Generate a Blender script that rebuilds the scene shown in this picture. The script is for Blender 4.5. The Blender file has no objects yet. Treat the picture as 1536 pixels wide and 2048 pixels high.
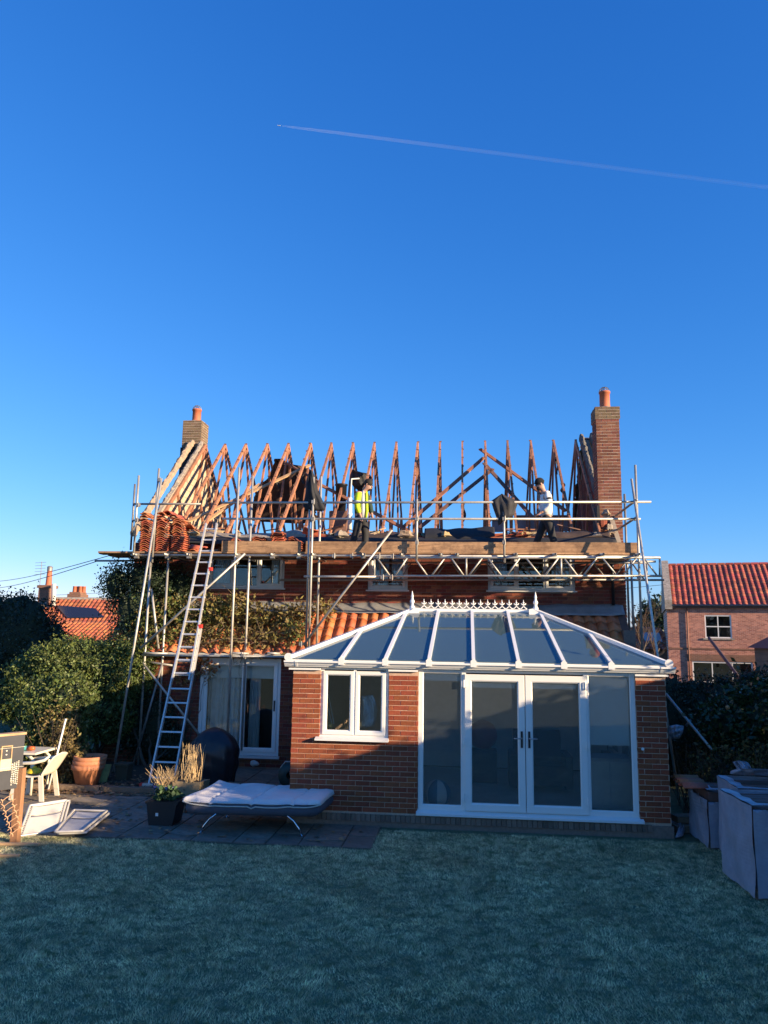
import bpy, bmesh, math, random
import numpy as np
from mathutils import Vector, Matrix
random.seed(7); RNG = np.random.default_rng(7)
C = bpy.context.scene.collection
SC = bpy.context.scene
# ------------------------------------------------------------------ camera
CAM = np.array([2.6735, -12.0668, 2.8562]); YAW, PIT, ROL = -.1057, .1568, .0140; FPX = 1540.0
def basis(yaw, pitch, roll):
    f = np.array([math.sin(yaw)*math.cos(pitch), math.cos(yaw)*math.cos(pitch), math.sin(pitch)])
    r = np.array([math.cos(yaw), -math.sin(yaw), 0.]); u = np.cross(r, f)
    return r*math.cos(roll)+u*math.sin(roll), -r*math.sin(roll)+u*math.cos(roll), f
CR, CU, CF = basis(YAW, PIT, ROL)
cam = bpy.data.cameras.new('camera'); camo = bpy.data.objects.new('camera', cam); C.objects.link(camo)
cam.sensor_fit = 'VERTICAL'; cam.sensor_height = 36; cam.lens = FPX/2048*36
cam.clip_start = .1; cam.clip_end = 60000
M = Matrix.Identity(4)
for i in range(3):
    M[i][0] = CR[i]; M[i][1] = CU[i]; M[i][2] = -CF[i]; M[i][3] = CAM[i]
camo.matrix_world = M; SC.camera = camo
SC.render.resolution_x = 768; SC.render.resolution_y = 1024
# ------------------------------------------------------------------ sky and sun
SUN_E, SUN_A = math.radians(13.0), math.radians(66.0)      # azimuth from the facade normal (-y) towards +x
SDIR = Vector((math.sin(SUN_A)*math.cos(SUN_E), -math.cos(SUN_A)*math.cos(SUN_E), math.sin(SUN_E)))
W = bpy.data.worlds.new('World'); SC.world = W; W.use_nodes = True
wn = W.node_tree; wn.nodes.clear()
sky = wn.nodes.new('ShaderNodeTexSky'); sky.sky_type = 'NISHITA'; sky.sun_disc = False
sky.sun_elevation = SUN_E; sky.sun_rotation = math.atan2(SDIR.x, SDIR.y)
sky.altitude = 0; sky.air_density = 1.0; sky.dust_density = 0.0; sky.ozone_density = 3.0
bg = wn.nodes.new('ShaderNodeBackground'); bg.inputs[1].default_value = 0.15
wo = wn.nodes.new('ShaderNodeOutputWorld')
# camera colour response, the same over the whole sky: one power curve per channel
SKYC = ((1.45, .165), (.93, .425), (.66, 1.01))
sp_ = wn.nodes.new('ShaderNodeSeparateColor'); cb_ = wn.nodes.new('ShaderNodeCombineColor'); wn.links.new(sky.outputs[0], sp_.inputs[0])
for i_, (g_, k_) in enumerate(SKYC):
    pw_ = wn.nodes.new('ShaderNodeMath'); pw_.operation = 'POWER'; pw_.inputs[1].default_value = g_; ml_ = wn.nodes.new('ShaderNodeMath'); ml_.operation = 'MULTIPLY'; ml_.inputs[1].default_value = k_
    wn.links.new(sp_.outputs[i_], pw_.inputs[0]); wn.links.new(pw_.outputs[0], ml_.inputs[0]); wn.links.new(ml_.outputs[0], cb_.inputs[i_])
wn.links.new(cb_.outputs[0], bg.inputs[0]); wn.links.new(bg.outputs[0], wo.inputs[0])
sl = bpy.data.lights.new('sun', 'SUN'); sl.energy = 4.2; sl.angle = math.radians(.53); sl.color = (1.0, .77, .50)
so = bpy.data.objects.new('sun', sl); C.objects.link(so)
so.rotation_euler = SDIR.to_track_quat('Z', 'Y').to_euler()
SC.view_settings.view_transform = 'Standard'; SC.view_settings.look = 'None'
SC.view_settings.exposure = 1.38; SC.view_settings.gamma = 1.0
# ------------------------------------------------------------------ pixel -> place (direction only; the plane gives the distance)
def ray(x, y): return CF+CR*(x-768)/FPX-CU*(y-1024)/FPX
def at(x, y, X=None, Y=None, Z=None):
    d = ray(x, y)
    t = (X-CAM[0])/d[0] if X is not None else (Y-CAM[1])/d[1] if Y is not None else (Z-CAM[2])/d[2]
    return Vector(CAM+d*t)
def at_plane(x, y, p0, n):
    d = ray(x, y); t = np.dot(np.array(p0)-CAM, n)/np.dot(d, n); return Vector(CAM+d*t)
# ------------------------------------------------------------------ materials
MATS = {}
def mat(name, col, rough=.6, metal=0., var=.12, vs=8., bump=0., bs=60., spec=.5, rnd=0., stain=None, sa=0., ss=2., grain=None, trans=0., alpha=1., sheen=0., hue=0.):
    if name in MATS: return MATS[name]
    m = bpy.data.materials.new(name); m.use_nodes = True; MATS[name] = m
    t = m.node_tree; N = t.nodes; L = t.links; N.clear()
    out = N.new('ShaderNodeOutputMaterial'); b = N.new('ShaderNodeBsdfPrincipled')
    L.new(b.outputs[0], out.inputs[0])
    b.inputs['Roughness'].default_value = rough; b.inputs['Metallic'].default_value = metal
    b.inputs['Specular IOR Level'].default_value = spec
    tc = N.new('ShaderNodeTexCoord'); src = tc.outputs['Object']
    if grain:
        mp = N.new('ShaderNodeMapping'); mp.inputs['Scale'].default_value = grain; L.new(src, mp.inputs[0]); src = mp.outputs[0]
    nz = N.new('ShaderNodeTexNoise'); nz.inputs['Scale'].default_value = vs; nz.inputs['Detail'].default_value = 6; nz.inputs['Roughness'].default_value = .65
    L.new(src, nz.inputs['Vector'])
    mr = N.new('ShaderNodeMapRange'); mr.inputs[1].default_value = .25; mr.inputs[2].default_value = .75
    mr.inputs[3].default_value = 1-var; mr.inputs[4].default_value = 1+var; L.new(nz.outputs[0], mr.inputs[0])
    hsv = N.new('ShaderNodeHueSaturation'); hsv.inputs['Color'].default_value = (*col, 1)
    val = mr.outputs[0]
    if rnd or hue:
        oi = N.new('ShaderNodeObjectInfo'); ge = N.new('ShaderNodeNewGeometry')
        ad = N.new('ShaderNodeMath'); ad.operation = 'ADD'; L.new(oi.outputs['Random'], ad.inputs[0]); L.new(ge.outputs['Random Per Island'], ad.inputs[1])
        fr = N.new('ShaderNodeMath'); fr.operation = 'FRACT'; L.new(ad.outputs[0], fr.inputs[0])
        m2 = N.new('ShaderNodeMapRange'); m2.inputs[3].default_value = 1-rnd; m2.inputs[4].default_value = 1+rnd; L.new(fr.outputs[0], m2.inputs[0])
        mu = N.new('ShaderNodeMath'); mu.operation = 'MULTIPLY'; L.new(mr.outputs[0], mu.inputs[0]); L.new(m2.outputs[0], mu.inputs[1]); val = mu.outputs[0]
        if hue:
            m3 = N.new('ShaderNodeMath'); m3.operation = 'MULTIPLY'; m3.inputs[1].default_value = 7.31; L.new(fr.outputs[0], m3.inputs[0])
            m4 = N.new('ShaderNodeMath'); m4.operation = 'FRACT'; L.new(m3.outputs[0], m4.inputs[0])
            m5 = N.new('ShaderNodeMapRange'); m5.inputs[3].default_value = .5-hue; m5.inputs[4].default_value = .5+hue; L.new(m4.outputs[0], m5.inputs[0])
            L.new(m5.outputs[0], hsv.inputs['Hue'])
    L.new(val, hsv.inputs['Value'])
    colo = hsv.outputs[0]
    if stain:
        n2 = N.new('ShaderNodeTexNoise'); n2.inputs['Scale'].default_value = ss; n2.inputs['Detail'].default_value = 7; n2.inputs['Roughness'].default_value = .7
        L.new(tc.outputs['Object'], n2.inputs['Vector'])
        r2 = N.new('ShaderNodeMapRange'); r2.inputs[1].default_value = .45; r2.inputs[2].default_value = .68; r2.inputs[4].default_value = sa; L.new(n2.outputs[0], r2.inputs[0])
        mx = N.new('ShaderNodeMix'); mx.data_type = 'RGBA'; L.new(r2.outputs[0], mx.inputs[0]); L.new(colo, mx.inputs[6]); mx.inputs[7].default_value = (*stain, 1); colo = mx.outputs[2]
    L.new(colo, b.inputs['Base Color'])
    if bump:
        n3 = N.new('ShaderNodeTexNoise'); n3.inputs['Scale'].default_value = bs; n3.inputs['Detail'].default_value = 4; L.new(src, n3.inputs['Vector'])
        bp = N.new('ShaderNodeBump'); bp.inputs['Strength'].default_value = bump; bp.inputs['Distance'].default_value = .01; L.new(n3.outputs[0], bp.inputs['Height']); L.new(bp.outputs[0], b.inputs['Normal'])
    if trans:
        tr = N.new('ShaderNodeBsdfTranslucent'); L.new(colo, tr.inputs[0]); ms = N.new('ShaderNodeMixShader'); ms.inputs[0].default_value = trans
        L.new(b.outputs[0], ms.inputs[1]); L.new(tr.outputs[0], ms.inputs[2]); L.new(ms.outputs[0], out.inputs[0])
    if alpha < 1: b.inputs['Alpha'].default_value = alpha
    return m
def glass(name, tint=(.85, .9, .9), refl=1.0, rough=.0, ior=1.5, base=None, bfac=0.):
    m = bpy.data.materials.new(name); m.use_nodes = True; MATS[name] = m
    t = m.node_tree; N = t.nodes; L = t.links; N.clear(); out = N.new('ShaderNodeOutputMaterial')
    tr = N.new('ShaderNodeBsdfTransparent'); tr.inputs[0].default_value = (*tint, 1)
    gl = N.new('ShaderNodeBsdfGlossy'); gl.inputs['Roughness'].default_value = rough; gl.inputs[0].default_value = (1, 1, 1, 1)
    fr = N.new('ShaderNodeFresnel'); fr.inputs[0].default_value = ior
    mu = N.new('ShaderNodeMath'); mu.operation = 'MULTIPLY'; mu.inputs[1].default_value = refl; mu.use_clamp = True; L.new(fr.outputs[0], mu.inputs[0])
    a = tr.outputs[0]
    if base:
        df = N.new('ShaderNodeBsdfDiffuse'); df.inputs[0].default_value = (*base, 1); mb = N.new('ShaderNodeMixShader'); mb.inputs[0].default_value = bfac
        L.new(a, mb.inputs[1]); L.new(df.outputs[0], mb.inputs[2]); a = mb.outputs[0]
    ms = N.new('ShaderNodeMixShader'); L.new(mu.outputs[0], ms.inputs[0]); L.new(a, ms.inputs[1]); L.new(gl.outputs[0], ms.inputs[2]); L.new(ms.outputs[0], out.inputs[0])
    return m
# ------------------------------------------------------------------ mesh builders
class MB:
    def __init__(s): s.v = []; s.f = []; s.sm = False
    def add(s, vs, fs):
        o = len(s.v); s.v += [tuple(v) for v in vs]; s.f += [tuple(i+o for i in f) for f in fs]; return s
    def box(s, a, b):
        (x0, y0, z0), (x1, y1, z1) = a, b
        return s.add([(x0,y0,z0),(x1,y0,z0),(x1,y1,z0),(x0,y1,z0),(x0,y0,z1),(x1,y0,z1),(x1,y1,z1),(x0,y1,z1)],
                     [(0,3,2,1),(4,5,6,7),(0,1,5,4),(1,2,6,5),(2,3,7,6),(3,0,4,7)])
    def bar(s, p, q, w, h, up=(0, 0, 1)):
        p, q = Vector(p), Vector(q); d = (q-p).normalized(); up = Vector(up)
        if abs(d.dot(up)) > .98: up = Vector((0, 1, 0))
        sx = d.cross(up).normalized(); sz = sx.cross(d)
        vs = []
        for c in (p, q):
            for a, b in ((-1,-1),(1,-1),(1,1),(-1,1)): vs.append(c+sx*a*w/2+sz*b*h/2)
        return s.add(vs, [(0,1,2,3),(7,6,5,4),(0,4,5,1),(1,5,6,2),(2,6,7,3),(3,7,4,0)])
    def tube(s, p, q, r, n=8, r2=None, cap=True):
        p, q = Vector(p), Vector(q); d = (q-p).normalized(); a = Vector((0,0,1)) if abs(d.z) < .9 else Vector((1,0,0))
        x = d.cross(a).normalized(); y = d.cross(x); r2 = r if r2 is None else r2; vs = []
        for c, rr in ((p, r), (q, r2)):
            for i in range(n):
                t = 2*math.pi*i/n; vs.append(c+(x*math.cos(t)+y*math.sin(t))*rr)
        fs = [(i, i+n, (i+1) % n+n, (i+1) % n) for i in range(n)]
        if cap: fs += [tuple(range(n)), tuple(range(2*n-1, n-1, -1))]
        return s.add(vs, fs)
    def path(s, pts, r, n=6, closed=False):
        pts = [Vector(p) for p in pts]; m = len(pts); vs = []; prev = None
        for i, p in enumerate(pts):
            if closed: d = pts[(i+1) % m]-pts[i-1]
            else: d = pts[min(i+1, m-1)]-pts[max(i-1, 0)]
            d.normalize()
            a = prev if prev is not None else (Vector((0,0,1)) if abs(d.z) < .9 else Vector((1,0,0)))
            y = (a-d*a.dot(d)).normalized(); x = y.cross(d); prev = y
            rr = r[i] if isinstance(r, (list, tuple)) else r
            for k in range(n):
                t = 2*math.pi*k/n; vs.append(p+(x*math.cos(t)+y*math.sin(t))*rr)
        fs = []
        for i in range(m if closed else m-1):
            j = (i+1) % m
            for k in range(n): fs.append((i*n+k, i*n+(k+1) % n, j*n+(k+1) % n, j*n+k))
        if not closed: fs += [tuple(range(n-1, -1, -1)), tuple(range((m-1)*n, m*n))]
        return s.add(vs, fs)
    def lathe(s, prof, c=(0,0,0), n=16):
        vs = []; c = Vector(c)
        for r, z in prof:
            for k in range(n):
                t = 2*math.pi*k/n; vs.append(c+Vector((r*math.cos(t), r*math.sin(t), z)))
        fs = [(i*n+k, i*n+(k+1) % n, (i+1)*n+(k+1) % n, (i+1)*n+k) for i in range(len(prof)-1) for k in range(n)]
        return s.add(vs, fs)
    def prism(s, poly, f, t0, t1):
        """extrude 2D poly; f(u,v,t) -> 3D"""
        n = len(poly); vs = [f(u, v, t0) for u, v in poly]+[f(u, v, t1) for u, v in poly]
        return s.add(vs, [tuple(range(n-1, -1, -1)), tuple(range(n, 2*n))]+[(i, (i+1) % n, (i+1) % n+n, i+n) for i in range(n)])
    def grid(s, fn, nu, nv):
        vs = [fn(i/nu, j/nv) for j in range(nv+1) for i in range(nu+1)]
        return s.add(vs, [(j*(nu+1)+i, j*(nu+1)+i+1, (j+1)*(nu+1)+i+1, (j+1)*(nu+1)+i) for j in range(nv) for i in range(nu)])
def obj(name, mb, m, parent=None, smooth=False, loc=None, kind=None):
    me = bpy.data.meshes.new(name)
    off = Vector((0, 0, 0))
    p = parent
    while p is not None: off += p.location; p = p.parent
    if loc is not None: off = off+Vector(loc)
    me.from_pydata([(v[0]-off.x, v[1]-off.y, v[2]-off.z) for v in mb.v], [], mb.f)
    bm = bmesh.new(); bm.from_mesh(me); bmesh.ops.recalc_face_normals(bm, faces=bm.faces); bm.to_mesh(me); bm.free()
    if smooth: me.polygons.foreach_set('use_smooth', [True]*len(me.polygons))
    me.materials.append(m); o = bpy.data.objects.new(name, me); C.objects.link(o); o.parent = parent
    if loc is not None: o.location = loc
    if kind: o['kind'] = kind
    return o
def arr_mesh(name, V, Fc, m, parent=None, kind=None, smooth=False, loc=None):
    """fast mesh from numpy arrays; V (n,3) world, Fc (m,k)"""
    off = np.zeros(3); p = parent
    while p is not None: off += np.array(p.location); p = p.parent
    if loc is not None: off += np.array(loc)
    V = np.asarray(V, np.float32)-off.astype(np.float32); k = Fc.shape[1]
    me = bpy.data.meshes.new(name); me.vertices.add(len(V)); me.vertices.foreach_set('co', V.ravel())
    me.loops.add(Fc.size); me.loops.foreach_set('vertex_index', Fc.astype(np.int32).ravel())
    me.polygons.add(len(Fc)); me.polygons.foreach_set('loop_start', np.arange(0, Fc.size, k, dtype=np.int32))
    me.update(); me.validate()
    if smooth: me.polygons.foreach_set('use_smooth', [True]*len(me.polygons))
    me.materials.append(m); o = bpy.data.objects.new(name, me); C.objects.link(o); o.parent = parent
    if loc is not None: o.location = loc
    if kind: o['kind'] = kind
    return o
def tag(o, label, cat, group=None):
    o['label'] = label; o['category'] = cat
    if group: o['group'] = group
    return o
def thing(name, label, cat, loc=(0, 0, 0), group=None):
    o = bpy.data.objects.new(name, None); C.objects.link(o); o.location = loc; o.empty_display_size = .2
    return tag(o, label, cat, group)
def struct(name, mb, m, **k):
    o = obj(name, mb, m, **k); o['kind'] = 'structure'; return o
def one(name, mb, m, label, cat, loc=(0, 0, 0), group=None, smooth=False):
    return tag(obj(name, mb, m, None, smooth, loc), label, cat, group)
def piece(name, me, parent, loc, rot=None):
    o = bpy.data.objects.new(name, me); C.objects.link(o); o.parent = parent; o.location = loc
    if rot is not None: o.rotation_euler = rot
    return o
def wpos(parent):
    off = Vector((0, 0, 0)); p = parent
    while p is not None: off += p.location; p = p.parent
    return off
# ------------------------------------------------------------------ palette
BRICK = mat('brick_red', (.21, .062, .036), .85, spec=.15, rnd=.30, hue=.015, var=.22, vs=30, bump=.5, bs=120, stain=(.10, .05, .045), sa=.5, ss=9)
BRICKC = mat('brick_bright', (.30, .082, .038), .85, spec=.15, rnd=.17, hue=.008, var=.22, vs=30, bump=.5, bs=120, stain=(.14, .055, .04), sa=.4, ss=9)
BRICKCH = mat('brick_chimney', (.165, .108, .066), .9, rnd=.25, hue=.012, var=.25, vs=25, bump=.5, bs=120, stain=(.13, .115, .06), sa=.75, ss=4)
MORTAR = mat('mortar', (.55, .37, .26), .95, spec=.1, var=.2, vs=20, bump=.4, bs=200)
MORTARC = mat('mortar_pale', (.52, .42, .34), .95, spec=.1, var=.25, vs=12, bump=.4, bs=200)
MORTARD = mat('mortar_dark', (.24, .175, .135), .95, spec=.1, var=.2, vs=20, bump=.4, bs=200)
UPVC = mat('white_upvc', (.80, .78, .73), .32, var=.05, vs=3, stain=(.6, .58, .53), sa=.25, ss=3)
UPVC2 = mat('white_upvc_old', (.60, .59, .55), .42, var=.06, vs=3, stain=(.45, .43, .38), sa=.4, ss=4)
GLASSW = glass('window_glass', (.90, .94, .94), 1.5)
GLASSD = glass('door_glass', (.92, .95, .95), 1.6, .03, 1.5, (.30, .34, .36), .10)
GLASSR = glass('roof_glass', (.60, .74, .76), 1.35, .025, 1.5, (.16, .27, .30), .36)
STEEL = mat('galvanised_steel', (.50, .48, .43), .48, .5, rnd=.12, var=.2, vs=6, stain=(.30, .24, .17), sa=.5, ss=5)
STEELD = mat('dark_steel', (.30, .29, .27), .55, .6, rnd=.15, var=.2, vs=6, stain=(.2, .13, .08), sa=.5, ss=5)  # darker steel for couplers, small fittings and the scaffold's rear tubes
ALU = mat('aluminium', (.62, .61, .58), .42, .5, var=.1, vs=10)
PINE = mat('truss_pine', (.36, .155, .08), .75, rnd=.2, var=.3, vs=5, grain=(1, 1, 1), bump=.2, stain=(.15, .07, .05), sa=.7, ss=3)
PINEL = mat('pale_pine', (.52, .33, .17), .75, rnd=.15, var=.25, vs=6, stain=(.26, .15, .08), sa=.5, ss=4)
PINED = mat('dark_batten', (.17, .09, .065), .8, rnd=.2, var=.3, vs=6)
BOARD = mat('scaffold_board', (.40, .235, .125), .85, rnd=.25, var=.45, vs=3.0, grain=(1, 6, 12), bump=.4, bs=30, stain=(.15, .08, .045), sa=.85, ss=4.5)
TILE = mat('clay_pantile', (.42, .118, .050), .72, rnd=.28, hue=.012, var=.25, vs=14, bump=.3, stain=(.18, .075, .05), sa=.5, ss=6)
TILEB = mat('clay_pantile_orange', (.52, .155, .055), .65, rnd=.2, hue=.01, var=.22, vs=14, bump=.25, stain=(.24, .095, .055), sa=.5, ss=7)
TILEN = mat('clay_pantile_red', (.36, .085, .05), .65, rnd=.3, hue=.012, var=.15, vs=10, bump=.2)
TERRA = mat('terracotta', (.50, .20, .095), .75, var=.15, vs=12, stain=(.34, .16, .1), sa=.4, ss=8)
POTRED = mat('chimney_pot_clay', (.47, .135, .062), .7, var=.15, vs=8, stain=(.25, .09, .06), sa=.4, ss=6)
LEAD = mat('lead_flashing', (.24, .245, .255), .6, .1, var=.3, vs=3, bump=.3, bs=12, stain=(.34, .32, .28), sa=.6, ss=5)
STONE = mat('coping_stone', (.40, .34, .27), .92, var=.35, vs=8, bump=.6, bs=40, stain=(.13, .11, .09), sa=.7, ss=5)
FELT = mat('black_felt', (.018, .019, .022), .75, var=.3, vs=8, bump=.3, bs=30)
FELTB = mat('brown_felt', (.060, .038, .032), .85, var=.35, vs=5, bump=.4, bs=20)
INSUL = mat('loft_insulation', (.42, .30, .15), .98, var=.4, vs=18, bump=1, bs=60)
BLACK = mat('black_plastic', (.012, .012, .014), .45, var=.2, vs=10)
CONC = mat('concrete', (.26, .245, .225), .92, var=.25, vs=4, bump=.4, bs=60, stain=(.13, .125, .1), sa=.6, ss=2)
TIMBER = mat('weathered_timber', (.23, .155, .10), .88, rnd=.15, var=.3, vs=6, grain=(2, 2, 12), bump=.4, bs=30, stain=(.11, .09, .05), sa=.5, ss=4)
POSTW = mat('brown_post', (.34, .17, .085), .8, var=.25, vs=5, grain=(8, 8, 1), bump=.3)
PLASTW = mat('cream_plastic', (.72, .66, .52), .4, var=.06, vs=5)
# ------------------------------------------------------------------ ground
def smooth_noise(x, y, s=1.0):
    return (np.sin(x*1.7*s+1.3*np.sin(y*1.1*s))+np.sin(y*2.3*s+1.7*np.sin(x*.9*s+2))+np.sin((x+y)*3.1*s+.7)*.5+np.sin((x*1.3-y*2.1)*4.3*s)*.35)/2.85
def ground_mat():
    m = mat('frosty_turf', (.10, .13, .06), .95, var=.4, vs=3, bump=.6, bs=90, stain=(.17, .19, .12), sa=.6, ss=6); return m
gm = MB(); n = 40
xs = np.concatenate([[-900, -300, -100, -40], np.linspace(-16, 20, n), [60, 150, 400, 900]]); ys = np.concatenate([[-300, -80, -30], np.linspace(-16, 40, n), [80, 200, 500, 1500]])
vs = []
for y in ys:
    for x in xs: vs.append((x, y, 0.0))
w = len(xs)
gm.add(vs, [(j*w+i, j*w+i+1, (j+1)*w+i+1, (j+1)*w+i) for j in range(len(ys)-1) for i in range(w-1)])
lawn = struct('lawn', gm, ground_mat())
# grass blades
def in_patio(x, y): return (x < 1.42) & (y > -1.28+.05*np.sin(x*3))
def grass_patch(N, x0, x1, y0, y1, h, wd):
    x = RNG.uniform(x0, x1, N); y = RNG.uniform(y0, y1, N)
    k = ~(in_patio(x, y)) & (y < -.22+0*x) ; x = x[k]; y = y[k]; N = len(x)
    # keep what the view can reach (generously)
    d = np.stack([x-CAM[0], y-CAM[1]], 1); dep = d@CF[:2]; lat = d@CR[:2]
    k = (np.abs(lat) < dep*.56+1.2) & (dep > 4.5); x = x[k]; y = y[k]; N = len(x)
    cl = smooth_noise(x*3, y*3)*.4+smooth_noise(x*9+3, y*9)*.6
    hh = h*(.5+.6*RNG.random(N))*(1+.85*cl); ang = RNG.uniform(0, 2*math.pi, N)
    wind = 1.2+1.5*smooth_noise(x*1.5+9, y*1.5); la = np.where(RNG.random(N) < .35, wind*2.0, RNG.uniform(0, 2*math.pi, N))
    lean = hh*(.5+.9*RNG.random(N)); bx = np.cos(la)*lean; by = np.sin(la)*lean
    px = np.cos(ang)*wd; py = np.sin(ang)*wd
    V = np.empty((N, 4, 3)); V[:, 0] = np.stack([x-px, y-py, 0*x-.003], 1); V[:, 1] = np.stack([x+px, y+py, 0*x-.003], 1)
    V[:, 2] = np.stack([x+px*.7+bx*.45, y+py*.7+by*.45, hh*.62], 1); V[:, 3] = np.stack([x+bx, y+by, hh*(.75+.25*RNG.random(N))], 1)
    b = np.arange(N)[:, None]*4
    V = V[:, [0, 1, 3]]; Fc = np.arange(N*3).reshape(-1, 3)
    return V.reshape(-1, 3), Fc
gmat = mat('frosted_grass', (.80, .73, .43), .9, rnd=.6, hue=.03, var=.5, vs=1.6, stain=(.06, .12, .03), sa=1.0, ss=6.5, trans=.3, spec=.2)
va, fa = grass_patch(800000, -6, 8.2, -8, -.2, .030, .0028)
go = arr_mesh('grass', va, fa, gmat, kind='stuff'); go['label'] = 'frosted short lawn grass'
# ------------------------------------------------------------------ masonry
_bc = {}
def brick_mesh(L, m, H=.0665, D=.09):
    key = (round(L, 2), m.name, random.randint(0, 2), H)
    if key in _bc: return _bc[key]
    L = key[0]; c = .004; mb = MB(); j = lambda: random.uniform(-.0018, .0018)
    o = [(j(), j()), (L+j(), j()), (L+j(), H+j()), (j(), H+j())]
    i = [(x+(c if k in (0, 3) else -c), z+(c if k < 2 else -c)) for k, (x, z) in enumerate(o)]
    vs = [(x, D, z) for x, z in o]+[(x, c, z) for x, z in o]+[(x, j(), z) for x, z in i]
    fs = []
    for k in range(4):
        n = (k+1) % 4; fs += [(k, n, n+4, k+4), (k+4, n+4, n+8, k+8)]
    fs.append((8, 9, 10, 11)); mb.add(vs, fs)
    me = bpy.data.meshes.new('brick'); me.from_pydata(mb.v, [], mb.f); me.materials.append(m)
    _bc[key] = me; return me
def brick_list(x0, x1, z0, z1, openings=(), zref=.5, off=0.):
    out = []; k0 = math.ceil((z0-zref)/.075-1e-6); k1 = math.floor((z1-zref)/.075+1e-6)
    for k in range(k0, k1):
        z = zref+k*.075; iv = [(x0, x1)]
        for a, b, c, d in openings:
            if z+.0375 > c and z+.0375 < d:
                nv = []
                for p, q in iv:
                    if b <= p or a >= q: nv.append((p, q)); continue
                    if a > p: nv.append((p, a))
                    if b < q: nv.append((b, q))
                iv = nv
        o = off+(k % 2)*.1125
        for p, q in iv:
            n = math.floor((p-o)/.225)
            while o+n*.225 < q:
                s = max(o+n*.225+.004, p); e = min(o+(n+1)*.225-.004, q); n += 1
                if e-s > .03: out.append((s, z+.0045, e-s))
    return out
def lay(parent, bl, org, ax, m, limit=300, key=None, proud=.0):
    """place bricks: org = world origin of wall line, ax = 'x','-x','y','-y' direction of the wall; outward = right hand of facing"""
    rz = {'x': 0, '-x': math.pi, 'y': math.pi/2, '-y': -math.pi/2}[ax]
    d = Vector((math.cos(rz), math.sin(rz), 0)); po = wpos(parent)
    if key: bl = sorted(bl, key=key)
    for (s, z, L) in bl[:limit]:
        p = Vector(org)+d*s; nrm = Vector((d.y, -d.x, 0))
        piece('brick', brick_mesh(L, m), parent, (p.x-po.x, p.y-po.y, z-po.z), (0, 0, rz)).location += nrm*(random.uniform(0, .003)+proud)
    rest = bl[limit:]
    if rest:
        mb = MB(); n = Vector((d.y, -d.x, 0))
        for (s, z, L) in rest:
            a = Vector(org)+d*s+n*(random.uniform(0, .003)+proud); b = a+d*L
            back = -n*.06
            mb.add([(a.x, a.y, z), (b.x, b.y, z), (b.x, b.y, z+.065), (a.x, a.y, z+.065)]+[(v.x, v.y, zz) for v, zz in ((a+back, z), (b+back, z), (b+back, z+.065), (a+back, z+.065))],
                   [(0,1,2,3),(0,4,5,1),(1,5,6,2),(2,6,7,3),(3,7,4,0)])
        obj('brickwork', mb, m, parent, kind='stuff')
# ------------------------------------------------------------------ conservatory
CW = 5.64
con = thing('conservatory', 'white framed brick conservatory with glazed hipped roof and french doors on the lawn', 'conservatory', (CW/2, 0, 0))
WIN = (.44, 1.505, 1.25, 2.36); DOOR = (1.955, 5.20, .19, 2.36)
cw = MB()
ops = [WIN, DOOR]
# mortar backing of the front wall, 8 mm behind the brick faces
for a, b, c, d in ((.004, WIN[0], .0, 2.29), (WIN[0], WIN[1], 0., WIN[2]), (WIN[1], DOOR[0], 0., 2.29), (DOOR[0], DOOR[1], 0., .20), (DOOR[1], CW-.004, 0., 2.29)):
    cw.box((a, .005, c), (b, .25, d))
cw.box((.005, .25, 0), (.25, 4.38, 2.29)); cw.box((CW-.25, .25, 0), (CW-.008, 4.38, .6))
wall = obj('wall', cw, MORTAR, con)
bl = brick_list(0, CW, .18, 2.28, ops)
lay(wall, bl, (0, 0, 0), 'x', BRICKC, 300, key=lambda b: -b[0] if False else b[1] < .2)
lay(wall, brick_list(0, 4.3, .18, 2.28, off=.1125), (0, 4.36, 0), '-y', BRICKC, 0)
lay(wall, brick_list(.1, 4.3, .05, .6, off=.1125), (CW, 0, 0), 'y', BRICKC, 0)
# soldier course plinth of tilted bricks on edge
pl = MB(); po = wpos(wall)
sold = bpy.data.meshes.new('plinth_brick'); sb = MB().box((0, 0, 0), (.063, .1, .10)); sold.from_pydata(sb.v, [], sb.f)
PLB = mat('plinth_brick_mossy', (.19, .12, .085), .92, rnd=.35, var=.3, vs=14, bump=.5, stain=(.10, .12, .06), sa=.7, ss=6); sold.materials.append(PLB)
for i in range(76):
    x = .30+i*.0745
    if x > CW-.3: break
    o = piece('plinth_brick', sold, wall, (x-po.x, -.062+random.uniform(-.004, .004)-po.y, .085-po.z)); o.rotation_euler = (math.radians(-12), 0, random.uniform(-.03, .03))
obj('plinth', MB().box((-.02, -.035, 0), (CW+.02, .005, .165)), MORTARD, wall)
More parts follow.
